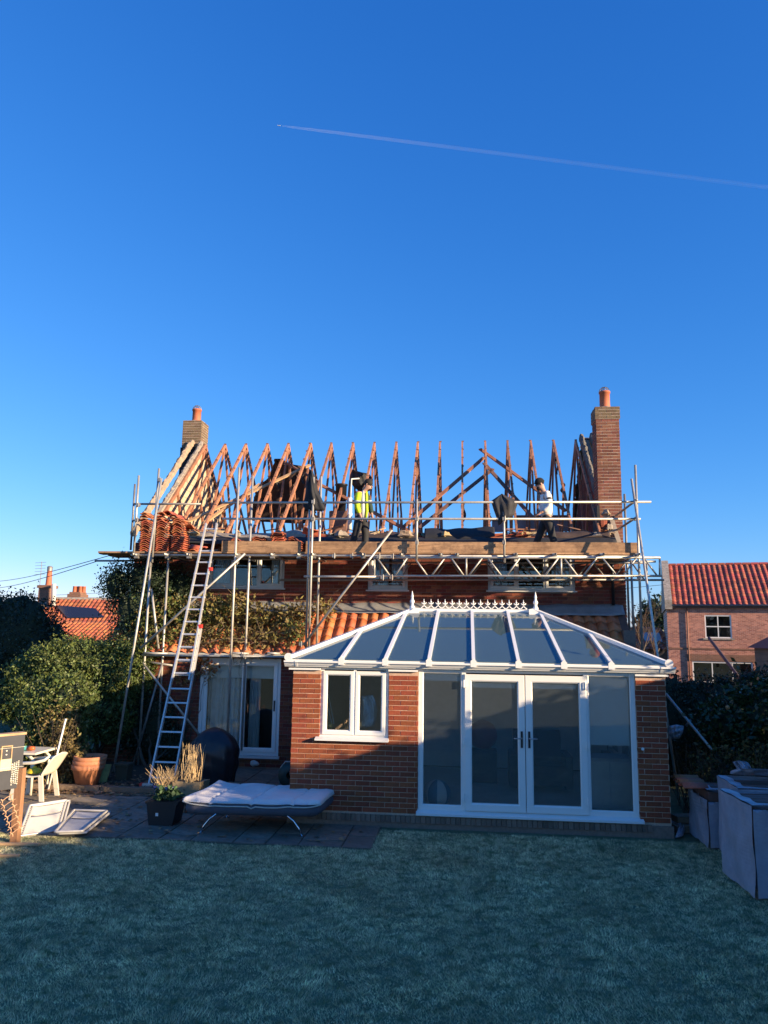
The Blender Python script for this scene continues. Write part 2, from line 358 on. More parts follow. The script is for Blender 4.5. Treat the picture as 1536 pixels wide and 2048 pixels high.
# casement window (left)
def rect_frame(mb, x0, x1, z0, z1, y0, y1, t, tb=None):
    tb = tb or t
    mb.box((x0, y0, z0), (x0+t, y1, z1)); mb.box((x1-t, y0, z0), (x1, y1, z1)); mb.box((x0+t, y0, z1-t), (x1-t, y1, z1)); mb.box((x0+t, y0, z0), (x1-t, y1, z0+tb)); return mb
def bevel_frame(x0, x1, z0, z1, y0, y1, t, s=.012):
    """mitred sash profile with a sloped glazing bead"""
    mb = MB(); o = [(x0, z0), (x1, z0), (x1, z1), (x0, z1)]
    def rng(k): return [(x0+k, z0+k), (x1-k, z0+k), (x1-k, z1-k), (x0+k, z1-k)]
    R = [[(x, y1, z) for x, z in o], [(x, y0+s*.4, z) for x, z in o], [(x, y0, z) for x, z in rng(s*.5)], [(x, y0, z) for x, z in rng(t-s*1.6)], [(x, y0+s*1.5, z) for x, z in rng(t)], [(x, y1, z) for x, z in rng(t)]]
    vs = [v for r in R for v in r]; fs = []
    for k in range(len(R)):
        k2 = (k+1) % len(R)
        for i in range(4): j = (i+1) % 4; fs.append((k*4+i, k*4+j, k2*4+j, k2*4+i))
    return mb.add(vs, fs)
def handle(parent, x, z, y, lever, m):
    mb = MB().box((x-.016, y-.012, z-.12), (x+.016, y, z+.12)); h = obj('handle', mb, BLACK, parent)
    l = MB().tube((x, y-.012, z+.02), (x, y-.05, z+.02), .008); l.tube((x, y-.05, z+.02), (x+lever, y-.05, z+.018), .009); obj('lever', l, m, h, True)
CHROME = mat('satin_chrome', (.45, .45, .46), .3, .9, var=.05)
wnd = obj('window', rect_frame(MB(), .44, 1.50, 1.29, 2.345, .035, .11, .05), UPVC, con)
wnd['label'] = 'white two-light casement window'
for x0, x1 in ((.478, .965), (.985, 1.455)):
    obj('sash', bevel_frame(x0, x1, 1.315, 2.275, .012, .085, .068), UPVC, wnd)
    obj('pane', MB().box((x0+.06, .05, 1.375), (x1-.06, .056, 2.215)), GLASSW, wnd)
obj('mullion', MB().box((.955, .022, 1.31), (.995, .10, 2.30)), UPVC, wnd)
obj('sill', MB().prism([(-.095, 1.235), (-.095, 1.258), (.03, 1.29), (.10, 1.29), (.10, 1.235)], lambda u, v, t: (t, u, v), .385, 1.515), UPVC, wnd)
# french door screen
fr = MB(); rect_frame(fr, 1.962, 5.195, .262, 2.345, .035, .11, .06)
for x in (2.655, 4.475): fr.box((x-.032, .032, .32), (x+.032, .105, 2.29))
scr = obj('door_screen', fr, UPVC, con)
obj('cill', MB().prism([(-.07, .195), (-.07, .225), (.04, .262), (.12, .262), (.12, .195)], lambda u, v, t: (t, u, v), 1.94, 5.245), UPVC, scr)
for x0, x1 in ((2.02, 2.625), (4.505, 5.137)):
    mb = bevel_frame(x0, x1, .32, 2.288, .04, .09, .02, .01); obj('bead', mb, UPVC, scr)
    obj('pane', MB().box((x0+.015, .055, .335), (x1-.015, .061, 2.272)), GLASSD, scr)
for k, (x0, x1) in enumerate(((2.665, 3.565), (3.575, 4.475))):
    dr = obj('french_door', bevel_frame(x0, x1, .275, 2.262, .002, .08, .108), UPVC, con)
    obj('pane', MB().box((x0+.1, .045, .375), (x1-.1, .051, 2.162)), GLASSD, dr)
    hx = x1-.05 if k == 0 else x0+.05
    handle(dr, hx, 1.32, 0.0, -.12 if k == 0 else .12, CHROME)
    ex = x0 if k == 0 else x1
    for z in (.46, 1.27, 2.12): obj('hinge', MB().box((ex-.045, -.012, z-.045), (ex+.03, .004, z+.045)).tube((ex-.012, -.012, z-.055), (ex-.012, -.012, z+.06), .011), UPVC, dr)
obj('wall_vent', MB().tube((5.27, -.006, 1.235), (5.27, .01, 1.235), .022, 12), UPVC, wall)
# eaves: capping fringe, soffit, box gutter
ev = MB()
for a, b in ((-.06, .44), (1.50, 1.955), (5.19, CW+.03)): ev.box((a, -.045, 2.285), (b, .12, 2.312))
obj('wall_cap', ev, UPVC, con)
obj('head_beam', MB().box((.0, .045, 2.30), (CW, .2, 2.42)), UPVC, con)
GP = [(.02, 2.335), (-.055, 2.335), (-.06, 2.352), (-.075, 2.355), (-.105, 2.40), (-.125, 2.402), (-.125, 2.428), (-.11, 2.428), (-.10, 2.41), (.02, 2.41)]
gt = obj('gutter', MB().prism(GP, lambda u, v, t: (t, u, v), -.125, CW+.125), UPVC, con)
obj('gutter', MB().prism(GP, lambda u, v, t: (u, t, v), .0, 4.2), UPVC, con); obj('gutter', MB().prism(GP, lambda u, v, t: (CW-u, t, v), .0, 4.2), UPVC, con)
for x in (.065, CW-.075): obj('gutter_bracket', MB().prism([(u-.006, v) for u, v in GP[1:8]]+[(.03, 2.43), (.03, 2.33)], lambda u, v, t: (t, u, v), x-.018, x+.018), UPVC, gt)
# roof: hips, ridge at y=2, bars and panes
EZ, RZ, RY = 2.435, 3.27, 2.0; XL, XR, X1, X2 = -.06, CW+.03, 1.75, 3.90; BYK = 4.15; FY = -.09
def pane(poly):
    mb = MB(); n = len(poly); P = [Vector(p) for p in poly]; nr = (P[1]-P[0]).cross(P[2]-P[0]).normalized()*.012
    mb.add([p for p in P]+[p+nr for p in P], [tuple(range(n)), tuple(range(2*n-1, n-1, -1))]+[(i, (i+1) % n, (i+1) % n+n, i+n) for i in range(n)]); return mb
roof = obj('roof', MB().bar((X1-.05, RY, RZ+.01), (X2+.05, RY, RZ+.01), .15, .075), UPVC, con); roof['label'] = 'glazed hipped roof with white bars and cresting'
def top_at(x):    # where a front-slope bar at x meets hip or ridge
    if x < X1: t = (x-XL)/(X1-XL)
    elif x > X2: t = (XR-x)/(XR-X2)
    else: t = 1
    return (x, FY+(RY-FY)*t, EZ+(RZ-EZ)*t)
bx = [.776, 1.456, 2.126, 2.801, 3.474, 4.147, 4.838]
tops = [.776, 1.50, 2.126, 2.801, 3.474, 4.12, 4.838]
TP = [top_at(.93), top_at(1.62), top_at(2.20), top_at(2.80), top_at(3.43), top_at(4.0), top_at(4.70)]
nrm = Vector((0, -(RZ-EZ), RY-FY)).normalized()
for x, tp in zip(bx, TP):
    p = Vector((x, FY, EZ)); q = Vector(tp); w = .052
    br = obj('glazing_bar', MB().bar(p+nrm*.03, q+nrm*.03, w, .05, nrm), UPVC, roof)
    obj('bar_end', MB().prism([(-.045, -.06), (-.045, .03), (0, .075), (.045, .03), (.045, -.06)], lambda u, v, t: (x+u, FY-.025+t, EZ+v), -.012, .02), UPVC, br)
for a, b in (((XL, FY, EZ), (X1, RY, RZ)), ((XR, FY, EZ), (X2, RY, RZ)), ((XL, BYK, EZ), (X1, RY, RZ)), ((XR, BYK, EZ), (X2, RY, RZ))):
    a, b = Vector(a), Vector(b)
    h = obj('hip_bar', MB().bar(a+Vector((0, 0, .035)), b+Vector((0, 0, .035)), .085, .065), UPVC, roof)
    if a.y < 0: obj('bar_end', MB().tube(a+Vector((0, -.03, .045)), a+Vector((0, .0, .045)), .062, 10), UPVC, h)
obj('eaves_beam', MB().box((XL, FY+.005, EZ-.03), (XR, FY+.05, EZ+.022)), UPVC, roof)
ch = [(XL, FY, EZ)]+[(x, FY, EZ) for x in bx]+[(XR, FY, EZ)]
lift = Vector((0, 0, .012))
def P(*q): return [Vector(v)+lift for v in q]
pol = [P(ch[0], ch[1], TP[0]), P(ch[1], ch[2], TP[1], TP[0]), P(ch[2], ch[3], TP[2], (X1, RY, RZ), TP[1])]
for i in (3, 4): pol.append(P(ch[i], ch[i+1], TP[i], TP[i-1]))
pol += [P(ch[5], ch[6], TP[5], (X2, RY, RZ), TP[4]), P(ch[6], ch[7], TP[6], TP[5]), P(ch[7], ch[8], TP[6])]
for q in pol: obj('roof_pane', pane(q), GLASSR, roof)
for s, xe, xr in ((0, XL, X1), (1, XR, X2)):     # side slopes
    for k in range(5):
        y0, y1 = FY+(BYK-FY)*k/5, FY+(BYK-FY)*(k+1)/5
        def tp(y):
            t = (y-FY)/(RY-FY) if y < RY else (BYK-y)/(BYK-RY); return (xe+(xr-xe)*t, y, EZ+(RZ-EZ)*t)
        q = [(xe, y0, EZ), (xe, y1, EZ), tp(y1)]+([(xr, RY, RZ)] if y0 < RY < y1 else [])+[tp(y0)]
        if k == 0: q = [(xe, y0, EZ), (xe, y1, EZ), tp(y1)]
        if k == 4: q = [(xe, y0, EZ), (xe, y1, EZ), tp(y0)]
        obj('roof_pane', pane(P(*(q if s else q[::-1]))), GLASSR, roof)
        if k: obj('glazing_bar', MB().bar(Vector((xe, y0, EZ+.04)), Vector(tp(y0))+Vector((0, 0, .04)), .05, .05), UPVC, roof)
for k in range(4):
    xa, xb = [(XL, X1), (X1, 2.8), (2.8, X2), (X2, XR)][k]
    q = [(xb, BYK, EZ), (xa, BYK, EZ)]+[(x_, RY, RZ) for x_ in (xa, xb) if X1 <= x_ <= X2]
    obj('roof_pane', pane(P(*q)), GLASSR, roof)
# ridge end caps, cresting and finials
for xa, s in ((X1, -1), (X2, 1)):
    obj('ridge_cap', MB().prism([(-.02, -.05), (-.02, .05), (.04, .06), (.36, -.13), (.36, -.19)], lambda u, v, t: (xa+s*u-s*.08, RY+t, RZ+v), -.17, .13), UPVC, roof)
    f = [(.045, .0), (.05, .03), (.03, .05), (.028, .09), (.04, .105), (.045, .13), (.026, .16), (.02, .2), (.028, .215), (.02, .235), (.012, .275), (.004, .315)]
    obj('finial', MB().lathe(f, (xa+s*.03, RY, RZ+.05), 12), UPVC, roof, True)
nC = 15; L0, L1 = X1+.12, X2-.12; cre = []
for i in range(nC):
    x = L0+(L1-L0)*(i+.5)/nC; dx = (L1-L0)/nC; z = RZ+.055; mb = MB()
    pts = [(x-dx/2+.002+ (dx-.004)*t, RY, z+.004+.055*(2*abs(t-.5))**2*0+.05*(1-abs(2*t-1))**1.6) for t in np.linspace(0, 1, 9)]
    mb.path(pts, .010, 6); mb.tube((x, RY, z+.045), (x, RY, z+.165), .012, 6, .005)
    mb.path([(x-.045, RY, z+.105), (x-.03, RY, z+.085), (x, RY, z+.075), (x+.03, RY, z+.085), (x+.045, RY, z+.105)], [.006, .012, .013, .012, .006], 6)
    mb.lathe([(.001, -.018), (.016, -.006), (.018, .004), (.001, .02)], (x, RY, z+.115), 8)
    obj('cresting', mb, UPVC, roof, True)
# inside: floor, back wall, blinds
obj('floor', MB().box((.25, .2, .0), (CW-.2, 4.3, .19)), mat('floor_tile', (.42, .38, .34), .5, var=.2, vs=3), con)
BLIND = mat('blind_fabric', (.82, .84, .82), .85, var=.05, trans=.1)
for i, (x0, x1, zb) in enumerate(((2.03, 2.62, 2.17), (2.78, 3.45, 2.08), (3.69, 4.36, 2.08), (4.52, 5.13, 1.275))):
    top = 2.275 if i in (0, 3) else 2.155
    b = obj('roller_blind', MB().box((x0, .115, zb), (x1-.02, .119, top)).tube((x0-.005, .14, top-.03), (x1, .14, top-.03), .026, 10), BLIND, con)
    obj('blind_rail', MB().box((x0, .109, zb-.018), (x1-.02, .125, zb)), UPVC, b)
# right side glazing above dwarf wall
sg = MB()
for y in (.25, 1.3, 2.3, 3.3, 4.3): sg.box((CW-.11, y-.03, .62), (CW-.03, y+.03, 2.42))
sg.box((CW-.11, .25, .6), (CW-.03, 4.3, .66)); sd = obj('side_window', sg, UPVC, con)
obj('pane', MB().box((CW-.075, .28, .66), (CW-.069, 4.28, 2.40)), GLASSW, sd)
# ------------------------------------------------------------------ main house
HX0, HX1, HY, HB, RIDY, RIDZ, EAV = -5.15, 6.22, 5.5, 13.32, 9.41, 8.32, 4.98
PIT_R = math.atan2(RIDZ-4.95, RIDY-5.6); SL = (RIDZ-4.95)/(RIDY-5.6)
house = thing('brick_house', 'red brick house stripped to its bare roof trusses, two chimneys', 'house', ((HX0+HX1)/2, HY, 0))
UW = [(-3.36, -1.50, 3.84, 4.78, 3), (.455, 1.375, 3.82, 4.78, 1), (3.19, 5.125, 3.83, 4.78, 3)]
PD = (-3.02, -1.24, .28, 2.29)
def wall_around(mb, x0, x1, z0, z1, y0, y1, ops):
    xs = sorted({x0, x1}|{o[0] for o in ops}|{o[1] for o in ops}); zs = sorted({z0, z1}|{o[2] for o in ops}|{o[3] for o in ops})
    for i in range(len(xs)-1):
        run = None
        for k in range(len(zs)-1):
            cx_, cz_ = (xs[i]+xs[i+1])/2, (zs[k]+zs[k+1])/2
            solid = not any(o[0] < cx_ < o[1] and o[2] < cz_ < o[3] for o in ops)
            if solid: mb.box((xs[i], y0, zs[k]), (xs[i+1], y1, zs[k+1]))
# upper front wall
uw = MB(); ops = [w[:4] for w in UW]
wall_around(uw, HX0+.008, HX1-.008, 0.0, EAV-.05, HY+.008, HY+.28, ops)
wall = obj('wall', uw, MORTARD, house)
bl = brick_list(HX0, HX1, 3.35, 4.93, ops)
lay(wall, bl, (0, HY, 0), 'x', BRICK, 300, key=lambda b: (b[1] > 4.2, abs(b[0]-2.6)))
# lower (lean-to) wall with the patio doors
LY = 4.4
lw = MB(); wall_around(lw, HX0+.008, -.02, 0.0, 2.42, LY+.008, LY+.25, [PD]); lw.box((0.0, LY+.008, 0), (HX1-.008, LY+.25, 2.42)); lw.box((HX0+.01, LY+.25, 0), (HX0+.25, HY, 2.9)); lw.box((HX1-.25, LY+.25, 0), (HX1-.01, HY, 3.0))
lwall = obj('wall', lw, MORTARD, house)
bl = brick_list(HX0, 0.0, .05, 2.40, [PD], off=.07)
lay(lwall, bl, (0, LY, 0), 'x', BRICK, 200, key=lambda b: (b[0] < -3.9, b[1] < .3))
lay(lwall, brick_list(CW+.02, HX1, .05, 2.40), (0, LY, 0), 'x', BRICK, 0)
# inside the lean-to behind the conservatory: plain plastered
obj('plaster', MB().box((.27, LY-.02, .2), (CW-.12, LY-.004, 2.35)), mat('cream_plaster', (.72, .66, .58), .9), house)
# side and back walls
sw = MB(); sw.box((HX0, HY+.28, 0), (HX0+.26, HB, EAV-.05)); sw.box((HX1-.26, HY+.28, 0), (HX1, HB, EAV-.05)); sw.box((HX0+.26, HB-.28, 0), (HX1-.26, HB, EAV-.05))
sw.box((HX0+.27, HY+.3, 2.62), (HX1-.27, HB-.3, 2.72))
obj('wall', sw, BRICK, house)
lay(wall, brick_list(0, HB-HY-.05, .05, 4.9), (HX1+.004, HY, 0), 'y', BRICK, 0)
obj('ceiling', MB().box((HX0+.26, HY+.28, EAV-.05), (HX1-.26, HB-.28, EAV-.01)), mat('plasterboard', (.4, .38, .35), .9), house)
# gable tops in block, inner faces seen between the trusses
BLOCK = mat('pale_block', (.52, .41, .28), .95, rnd=.12, var=.2, vs=10, bump=.5, bs=80, stain=(.38, .3, .2), sa=.5, ss=5)
BLOCKD = mat('block_joint', (.34, .28, .21), .95, var=.2)
def zroof(y): return RIDZ-SL*abs(y-RIDY)
for xg, s in ((HX0+.13, 1), (HX1-.13, -1)):
    g = MB().prism([(HY-.1, EAV-.05), (HB+.1, EAV-.05), (RIDY, RIDZ-.02)], lambda u, v, t: (xg+t, u, v), -.05, .05)
    go_ = obj('gable', g, BLOCKD, house)
    bmsh = {}
    z = EAV
    r = 0
    while z < RIDZ-.12:
        half = (RIDZ-.12-(z+.215))/SL
        y = RIDY-half+(-.22 if r % 2 else 0)
        while y < RIDY+half:
            a, b = max(y, RIDY-half), min(y+.43, RIDY+half); y += .44
            if b-a < .06: continue
            key = round(b-a, 2)
            if key not in bmsh:
                me = bpy.data.meshes.new('block'); q = MB().box((-.01, 0, 0), (.0, key, .205)); me.from_pydata(q.v, [], q.f); me.materials.append(BLOCK if s > 0 else BRICK); bmsh[key] = me  # right gable blocks: shade of the unlit face put in as dark brick colour
            o = wpos(go_); piece('block', bmsh[key], go_, (xg+s*.06+(0 if s > 0 else .01)-o.x, a-o.y, z-o.z))
        z += .215; r += 1
# rough verge bedding
def rough_strip(p, q, w, h, seed, n=60, amp=.2):
    rr = random.Random(seed); p, q = Vector(p), Vector(q); d = (q-p)/n; mb = MB(); up = Vector((0, -d.z, d.y)).normalized()
    if up.z < 0: up = -up
    rows = []
    for i in range(n+1):
        c = p+d*i; a = w*(1+rr.uniform(-amp, amp))/2; b = w*(1+rr.uniform(-amp, amp))/2; t = h*(1+rr.uniform(-amp, amp)*1.3)
        rows.append([c+Vector((-a, 0, 0)), c+Vector((-a*.8, 0, 0))+up*t*.9, c+Vector((rr.uniform(-.3, .3)*a, 0, 0))+up*t*1.15, c+Vector((b*.8, 0, 0))+up*t*.9, c+Vector((b, 0, 0))])
    vs = [v for r_ in rows for v in r_]; fs = []
    for i in range(n):
        for k in range(4): fs.append((i*5+k, i*5+k+1, i*5+k+6, i*5+k+5))
    fs += [tuple(range(5)), tuple(range(n*5+4, n*5-1, -1))]
    return mb.add(vs, fs)
VERGE = mat('verge_mortar', (.30, .255, .205), .97, var=.4, vs=9, bump=1., bs=25, stain=(.14, .12, .10), sa=.6, ss=6)
VERGEL = mat('verge_coping', (.36, .27, .185), .95, var=.3, vs=9, bump=.8, bs=25, stain=(.22, .15, .1), sa=.6, ss=6)
VERGED = mat('verge_mortar_dark', (.15, .14, .125), .97, var=.4, vs=9, bump=1., bs=25, stain=(.06, .05, .045), sa=.6, ss=6)
yb = 5.75
obj('verge', rough_strip((-5.33, yb, zroof(yb)+.02), (-5.33, RIDY, RIDZ+.02), .15, .12, 1), VERGEL, house)
obj('verge', rough_strip((-5.05, yb, zroof(yb)-.02), (-5.05, RIDY, RIDZ-.02), .13, .09, 2), VERGE, house)
obj('verge', rough_strip((5.93, 6.9, zroof(6.9)), (5.93, RIDY, RIDZ), .14, .14, 3), VERGED, house)
obj('verge', rough_strip((6.22, 6.85, zroof(6.85)+.02), (6.22, RIDY, RIDZ+.04), .16, .16, 4), VERGED, house)
obj('verge', rough_strip((-5.2, RIDY, RIDZ), (-5.2, HB, zroof(HB)), .4, .08, 5), VERGE, house)
obj('verge', rough_strip((6.1, RIDY, RIDZ), (6.1, HB, zroof(HB)), .34, .08, 6), VERGED, house)
# lumps of broken brickwork at the foot of the right verge
for k, (px, py, s) in enumerate(((1213, 1028, .2), (1205, 1046, .2), (1218, 1055, .17), (1222, 1066, .18), (1208, 1064, .16))):
    c = at(px, py, Y=5.75); rr = random.Random(k); q = MB()
    def f(u, v):
        th = u*2*math.pi; ph = v*math.pi; r_ = s*(.45+.12*math.sin(3*th+k)+.1*math.sin(5*ph+k*2))
        return (c.x+r_*math.sin(ph)*math.cos(th), c.y+r_*math.sin(ph)*math.sin(th), c.z+r_*math.cos(ph))
    obj('broken_brickwork', q.grid(f, 9, 6), [VERGEL, BRICK, VERGE][k % 3], house)
# ------------------------------------------------------------------ chimneys
def chimney(x0, x1, y0, y1, z0, z1, corbel, m, lim, label):
    c = MB().box((x0+.004, y0+.004, z0), (x1-.004, y1-.004, z1))
    if corbel: c.box((x0-.016, y0-.016, corbel-.0), (x1+.016, y1+.016, z1-.003))
    ch_ = obj('chimney', c, MORTARC, house); ch_['label'] = label
    zr = z0
    sides = [('x', (x0, y0, 0), x1-x0), ('y', (x1, y0, 0), y1-y0), ('-x', (x1, y1, 0), x1-x0), ('-y', (x0, y1, 0), y1-y0)]
    vis = {0, 3} if x0 > 0 else {0, 1}
    for i, (ax, org, L) in enumerate(sides):
        b1 = [b for b in brick_list(0, L, z0, z1, zref=zr, off=.02+.1125*i) if not corbel or b[1] < corbel]
        b2 = [b for b in brick_list(-.02, L+.02, z0, z1, zref=zr, off=.02+.1125*i) if corbel and b[1] >= corbel]
        lay(ch_, b1, org, ax, m, lim if i in vis else 0)
        if b2: lay(ch_, b2, org, ax, BRICKCH, lim if i in vis else 0, proud=.02)
    obj('flaunching', MB().lathe([(.30, z1-.005), (.27, z1+.02), (.17, z1+.05), (.1, z1+.05)], ((x0+x1)/2, (y0+y1)/2, 0), 8), VERGE, ch_)
    return ch_
def pot(par, x, y, z, h, r):
    p = obj('chimney_pot', MB().lathe([(r*1.08, z), (r*1.06, z+.02), (r, z+.06), (r*.97, z+h-.05), (r*1.1, z+h-.045), (r*1.1, z+h), (r*.85, z+h), (r*.8, z+h-.1)], (x, y, 0), 20), POTRED, par, True)
    g = MB()
    for k in range(6):
        a = math.pi*k/6; g.path([(x+r*math.cos(t)*math.cos(a), y+r*math.cos(t)*math.sin(a), z+h+r*.95*math.sin(t)) for t in np.linspace(0, math.pi, 11)], .0045, 4)
    for t in (.25, .6, .95):
        g.path([(x+r*math.cos(t)*math.cos(a), y+r*math.cos(t)*math.sin(a), z+h+r*.95*math.sin(t)) for a in np.linspace(0, 2*math.pi, 17)[:-1]], .004, 4, True)
    obj('bird_guard', g, STEELD, p)
BRICKR = mat('brick_chimney_red', (.20, .082, .056), .88, spec=.15, rnd=.28, hue=.012, var=.22, vs=30, bump=.5, bs=120, stain=(.11, .065, .055), sa=.5, ss=7)
cR = chimney(5.80, 6.34, 6.2, 6.76, 4.4, 8.30, 7.995, BRICKR, 140, 'tall brick chimney with mossy corbelled top')
pot(cR, 6.07, 6.48, 8.32, .44, .125)
cL = chimney(-5.66, -5.09, 9.42, 10.05, 6.5, 9.05, None, BRICKCH, 150, 'short mossy buff-brown chimney')
pot(cL, -5.36, 9.72, 9.07, .40, .13)
obj('lead_apron', MB().box((-5.69, 9.395, 7.2), (-5.06, 9.43, 8.22)), FELT, cL)
obj('lead_apron', MB().box((5.76, 6.17, 5.0), (5.82, 6.80, 5.9)), FELT, cR)
# ------------------------------------------------------------------ roof trusses
def timber(p, q, w, h): return MB().bar(p, q, w, h, (0, 0, 1) if abs(q[1]-p[1]) > .01 else (0, 1, 0))
EYF = 5.42; EYB = 2*RIDY-EYF; ZE = zroof(EYF)
def web(y0, z0, y1, z1): return ((0, y0, z0), (0, y1, z1))
tz = EAV+.05
TRUSS = {'tie': [((0, HY, tz), (0, HB, tz))],
         'rafter': [((0, EYF, ZE-.05), (0, RIDY, RIDZ-.05)), ((0, RIDY, RIDZ-.05), (0, EYB, ZE-.05))],
         'web': [web(RIDY-.05, RIDZ-.2, RIDY-1.28, tz), web(RIDY+.05, RIDZ-.2, RIDY+1.28, tz), web(RIDY-1.95, zroof(RIDY-1.95)-.1, RIDY-1.28, tz), web(RIDY+1.95, zroof(RIDY+1.95)-.1, RIDY+1.28, tz)]}
TM = {}
def bare(name, mb, m):
    me = bpy.data.meshes.new(name); me.from_pydata(mb.v, [], mb.f); me.materials.append(m)
    bm = bmesh.new(); bm.from_mesh(me); bmesh.ops.recalc_face_normals(bm, faces=bm.faces); bm.to_mesh(me); bm.free(); return me
hp = wpos(house)
for nme, L in TRUSS.items():
    TM[nme] = [bare(nme, MB().bar(a, b, .05, .105 if nme == 'rafter' else .085, (1, 0, 0)) if False else MB().bar(a, b, .048, .10 if nme == 'rafter' else .075, (0, 0, 1) if nme != 'web' else (0, 1, 0)), PINE) for a, b in L]
stub = MB()
for k in range(11):       # batten ends still nailed along the front rafter
    y = EYF+.35+k*.36; stub.box((-.03, y-.02, zroof(y)-.005), (.035, y+.02, zroof(y)+.025))
STUB = bare('batten_stub', stub, PINED)
XT = [-4.953+.631*i for i in range(18)]
for i, x in enumerate(XT):
    t = piece('roof_truss', TM['tie'][0], house, (x-hp.x, -hp.y, 0))
    sh = random.uniform(-.03, .03)
    for nme in ('rafter', 'web'):
        for me in TM[nme]:
            o = piece(nme, me, t, (0, 0, 0)); o.rotation_euler = (0, 0, sh*.12)
    piece('batten_stub', STUB, t, (0, 0, 0))
    # nail plate at the apex
def brace(px0, py0, px1, py1, m, off=.16, w=.095, h=.035, slope=1):
    n = np.array([0, -SL, 1.0])/math.hypot(1, SL) if slope > 0 else np.array([0, SL, 1.0])/math.hypot(1, SL)
    p0 = np.array([0, RIDY, RIDZ])-n*off
    a, b = at_plane(px0, py0, p0, n), at_plane(px1, py1, p0, n)
    return obj('roof_brace', MB().bar(a, b, h, w, tuple(n)), m, house) if False else obj('roof_brace', MB().bar(a, b, w, h, tuple(n)), m, house)
brace(806, 1055, 968, 915, PINE); brace(838, 1056, 986, 938, PINED)
brace(960, 898, 1132, 1022, PINE); brace(968, 926, 1066, 1036, PINED)
brace(374, 1044, 620, 930, PINEL, .14); brace(634, 966, 818, 1062, PINE); brace(405, 1048, 520, 968, PINEL, .2)
obj('roof_brace', MB().bar(at(640, 965, Y=8.2), at(566, 922, Y=9.3), .09, .05), PINED, house)
# eaves: wall plate, felt, insulation
obj('wall_plate', MB().box((HX0+.2, HY+.02, EAV-.05), (5.78, HY+.14, EAV+.09)), mat('red_plate', (.40, .15, .085), .85, var=.3, vs=7, stain=(.22, .09, .06), sa=.5, ss=4), house)
def wavy_sheet(x0, x1, rows, m, name, par, seed, nx=70, amp=.03, kind=None):
    rr = random.Random(seed); ph = [rr.uniform(0, 6) for _ in range(8)]
    def nz(x, k): return sum(math.sin(x*(1.7+1.9*j)+ph[j]+k*1.3)/(1+.6*j) for j in range(6))*.5
    mb = MB(); vs = []; R = len(rows)
    for k, (y, z) in enumerate(rows):
        for i in range(nx+1):
            x = x0+(x1-x0)*i/nx; vs.append((x, y+amp*.6*nz(x+7, k), z+amp*nz(x, k*.6)))
    mb.add(vs, [(k*(nx+1)+i, k*(nx+1)+i+1, (k+1)*(nx+1)+i+1, (k+1)*(nx+1)+i) for k in range(R-1) for i in range(nx)])
    o = obj(name, mb, m, par, True)
    md = o.modifiers.new('thickness', 'SOLIDIFY'); md.thickness = .012
    return o
wavy_sheet(-4.9, 6.0, [(5.12, 4.86), (5.2, 4.95), (5.33, 5.03), (5.45, 5.05)], FELT, 'eaves_felt', house, 3, 110, .018)
wavy_sheet(1.75, 3.35, [(5.3, 5.02), (5.42, 5.14), (5.6, 5.27), (5.95, 5.31), (6.3, 5.2)], FELT, 'eaves_felt', house, 4, 40, .05)
wavy_sheet(-.35, 1.6, [(5.4, 5.04), (5.55, 5.15), (5.9, 5.2), (6.3, 5.1)], FELTB, 'eaves_felt', house, 5, 40, .05)
wavy_sheet(4.6, 5.9, [(5.35, 5.02), (5.5, 5.15), (5.85, 5.22), (6.3, 5.1)], FELTB, 'eaves_felt', house, 6, 40, .06)
wavy_sheet(-4.6, -1.0, [(5.35, 5.02), (5.5, 5.13), (5.85, 5.22), (6.3, 5.08)], VERGE, 'mortar_rubble', house, 8, 90, .06)
for i in range(17):
    x = XT[i]+.05; seed = i
    if random.random() < .2: continue
    wavy_sheet(x, x+.53, [(5.75, 5.03), (5.85, 5.14+.05*(i % 3)), (6.3, 5.22), (6.9, 5.2), (7.6, 5.15), (8.6, 5.1)], INSUL, 'loft_insulation', house, 20+i, 14, .035)
# broken battens, slates of felt and rubble left lying along the eaves
rr = random.Random(77)
for k in range(46):
    x = rr.uniform(-4.7, 5.6); y = rr.uniform(5.5, 7.4); L_ = rr.uniform(.25, 1.1); z = 5.16+.1*(y-5.5)*rr.random()+rr.uniform(0, .12); a_ = rr.uniform(-.5, .5)+(math.pi/2 if rr.random() < .3 else 0); t_ = rr.uniform(-.25, .3)
    d_ = Vector((math.cos(a_)*math.cos(t_), math.sin(a_)*math.cos(t_), math.sin(t_))); p_ = Vector((x, y, z)); obj('broken_batten', MB().bar(p_-d_*L_/2, p_+d_*L_/2, .038, .022), rr.choice([PINE, PINEL, PINED, PINE]), house)
for k in range(34):
    x = rr.uniform(-4.7, 5.7); y = rr.uniform(5.35, 6.1); s_ = rr.uniform(.05, .13); q_ = MB(); ph_ = rr.uniform(0, 6)
    def f(u, v):
        th = u*2*math.pi; ph = v*math.pi; r_ = s_*(1+.3*math.sin(3*th+ph_)+.25*math.sin(4*ph+ph_*2)); return (x+r_*math.sin(ph)*math.cos(th)*1.3, y+r_*math.sin(ph)*math.sin(th), 5.1+.06*(y-5.35)+r_*.7*math.cos(ph))
    obj('rubble', q_.grid(f, 7, 5), rr.choice([VERGE, BRICKC, INSUL, VERGEL, FELT]), house)
for k in range(7):
    x = XT[rr.randint(1, 16)]; y = rr.uniform(6.6, 9.0); z = zroof(y)-.1; L_ = rr.uniform(.25, .6)
    obj('torn_felt_strip', MB().grid(lambda u, v: (x+.03+(u-.5)*.10*(1-.5*v)+.03*math.sin(v*7+k), y+.03*math.sin(v*5+u*3+k), z-v*L_+.02*u), 4, 10), FELT, house, True)
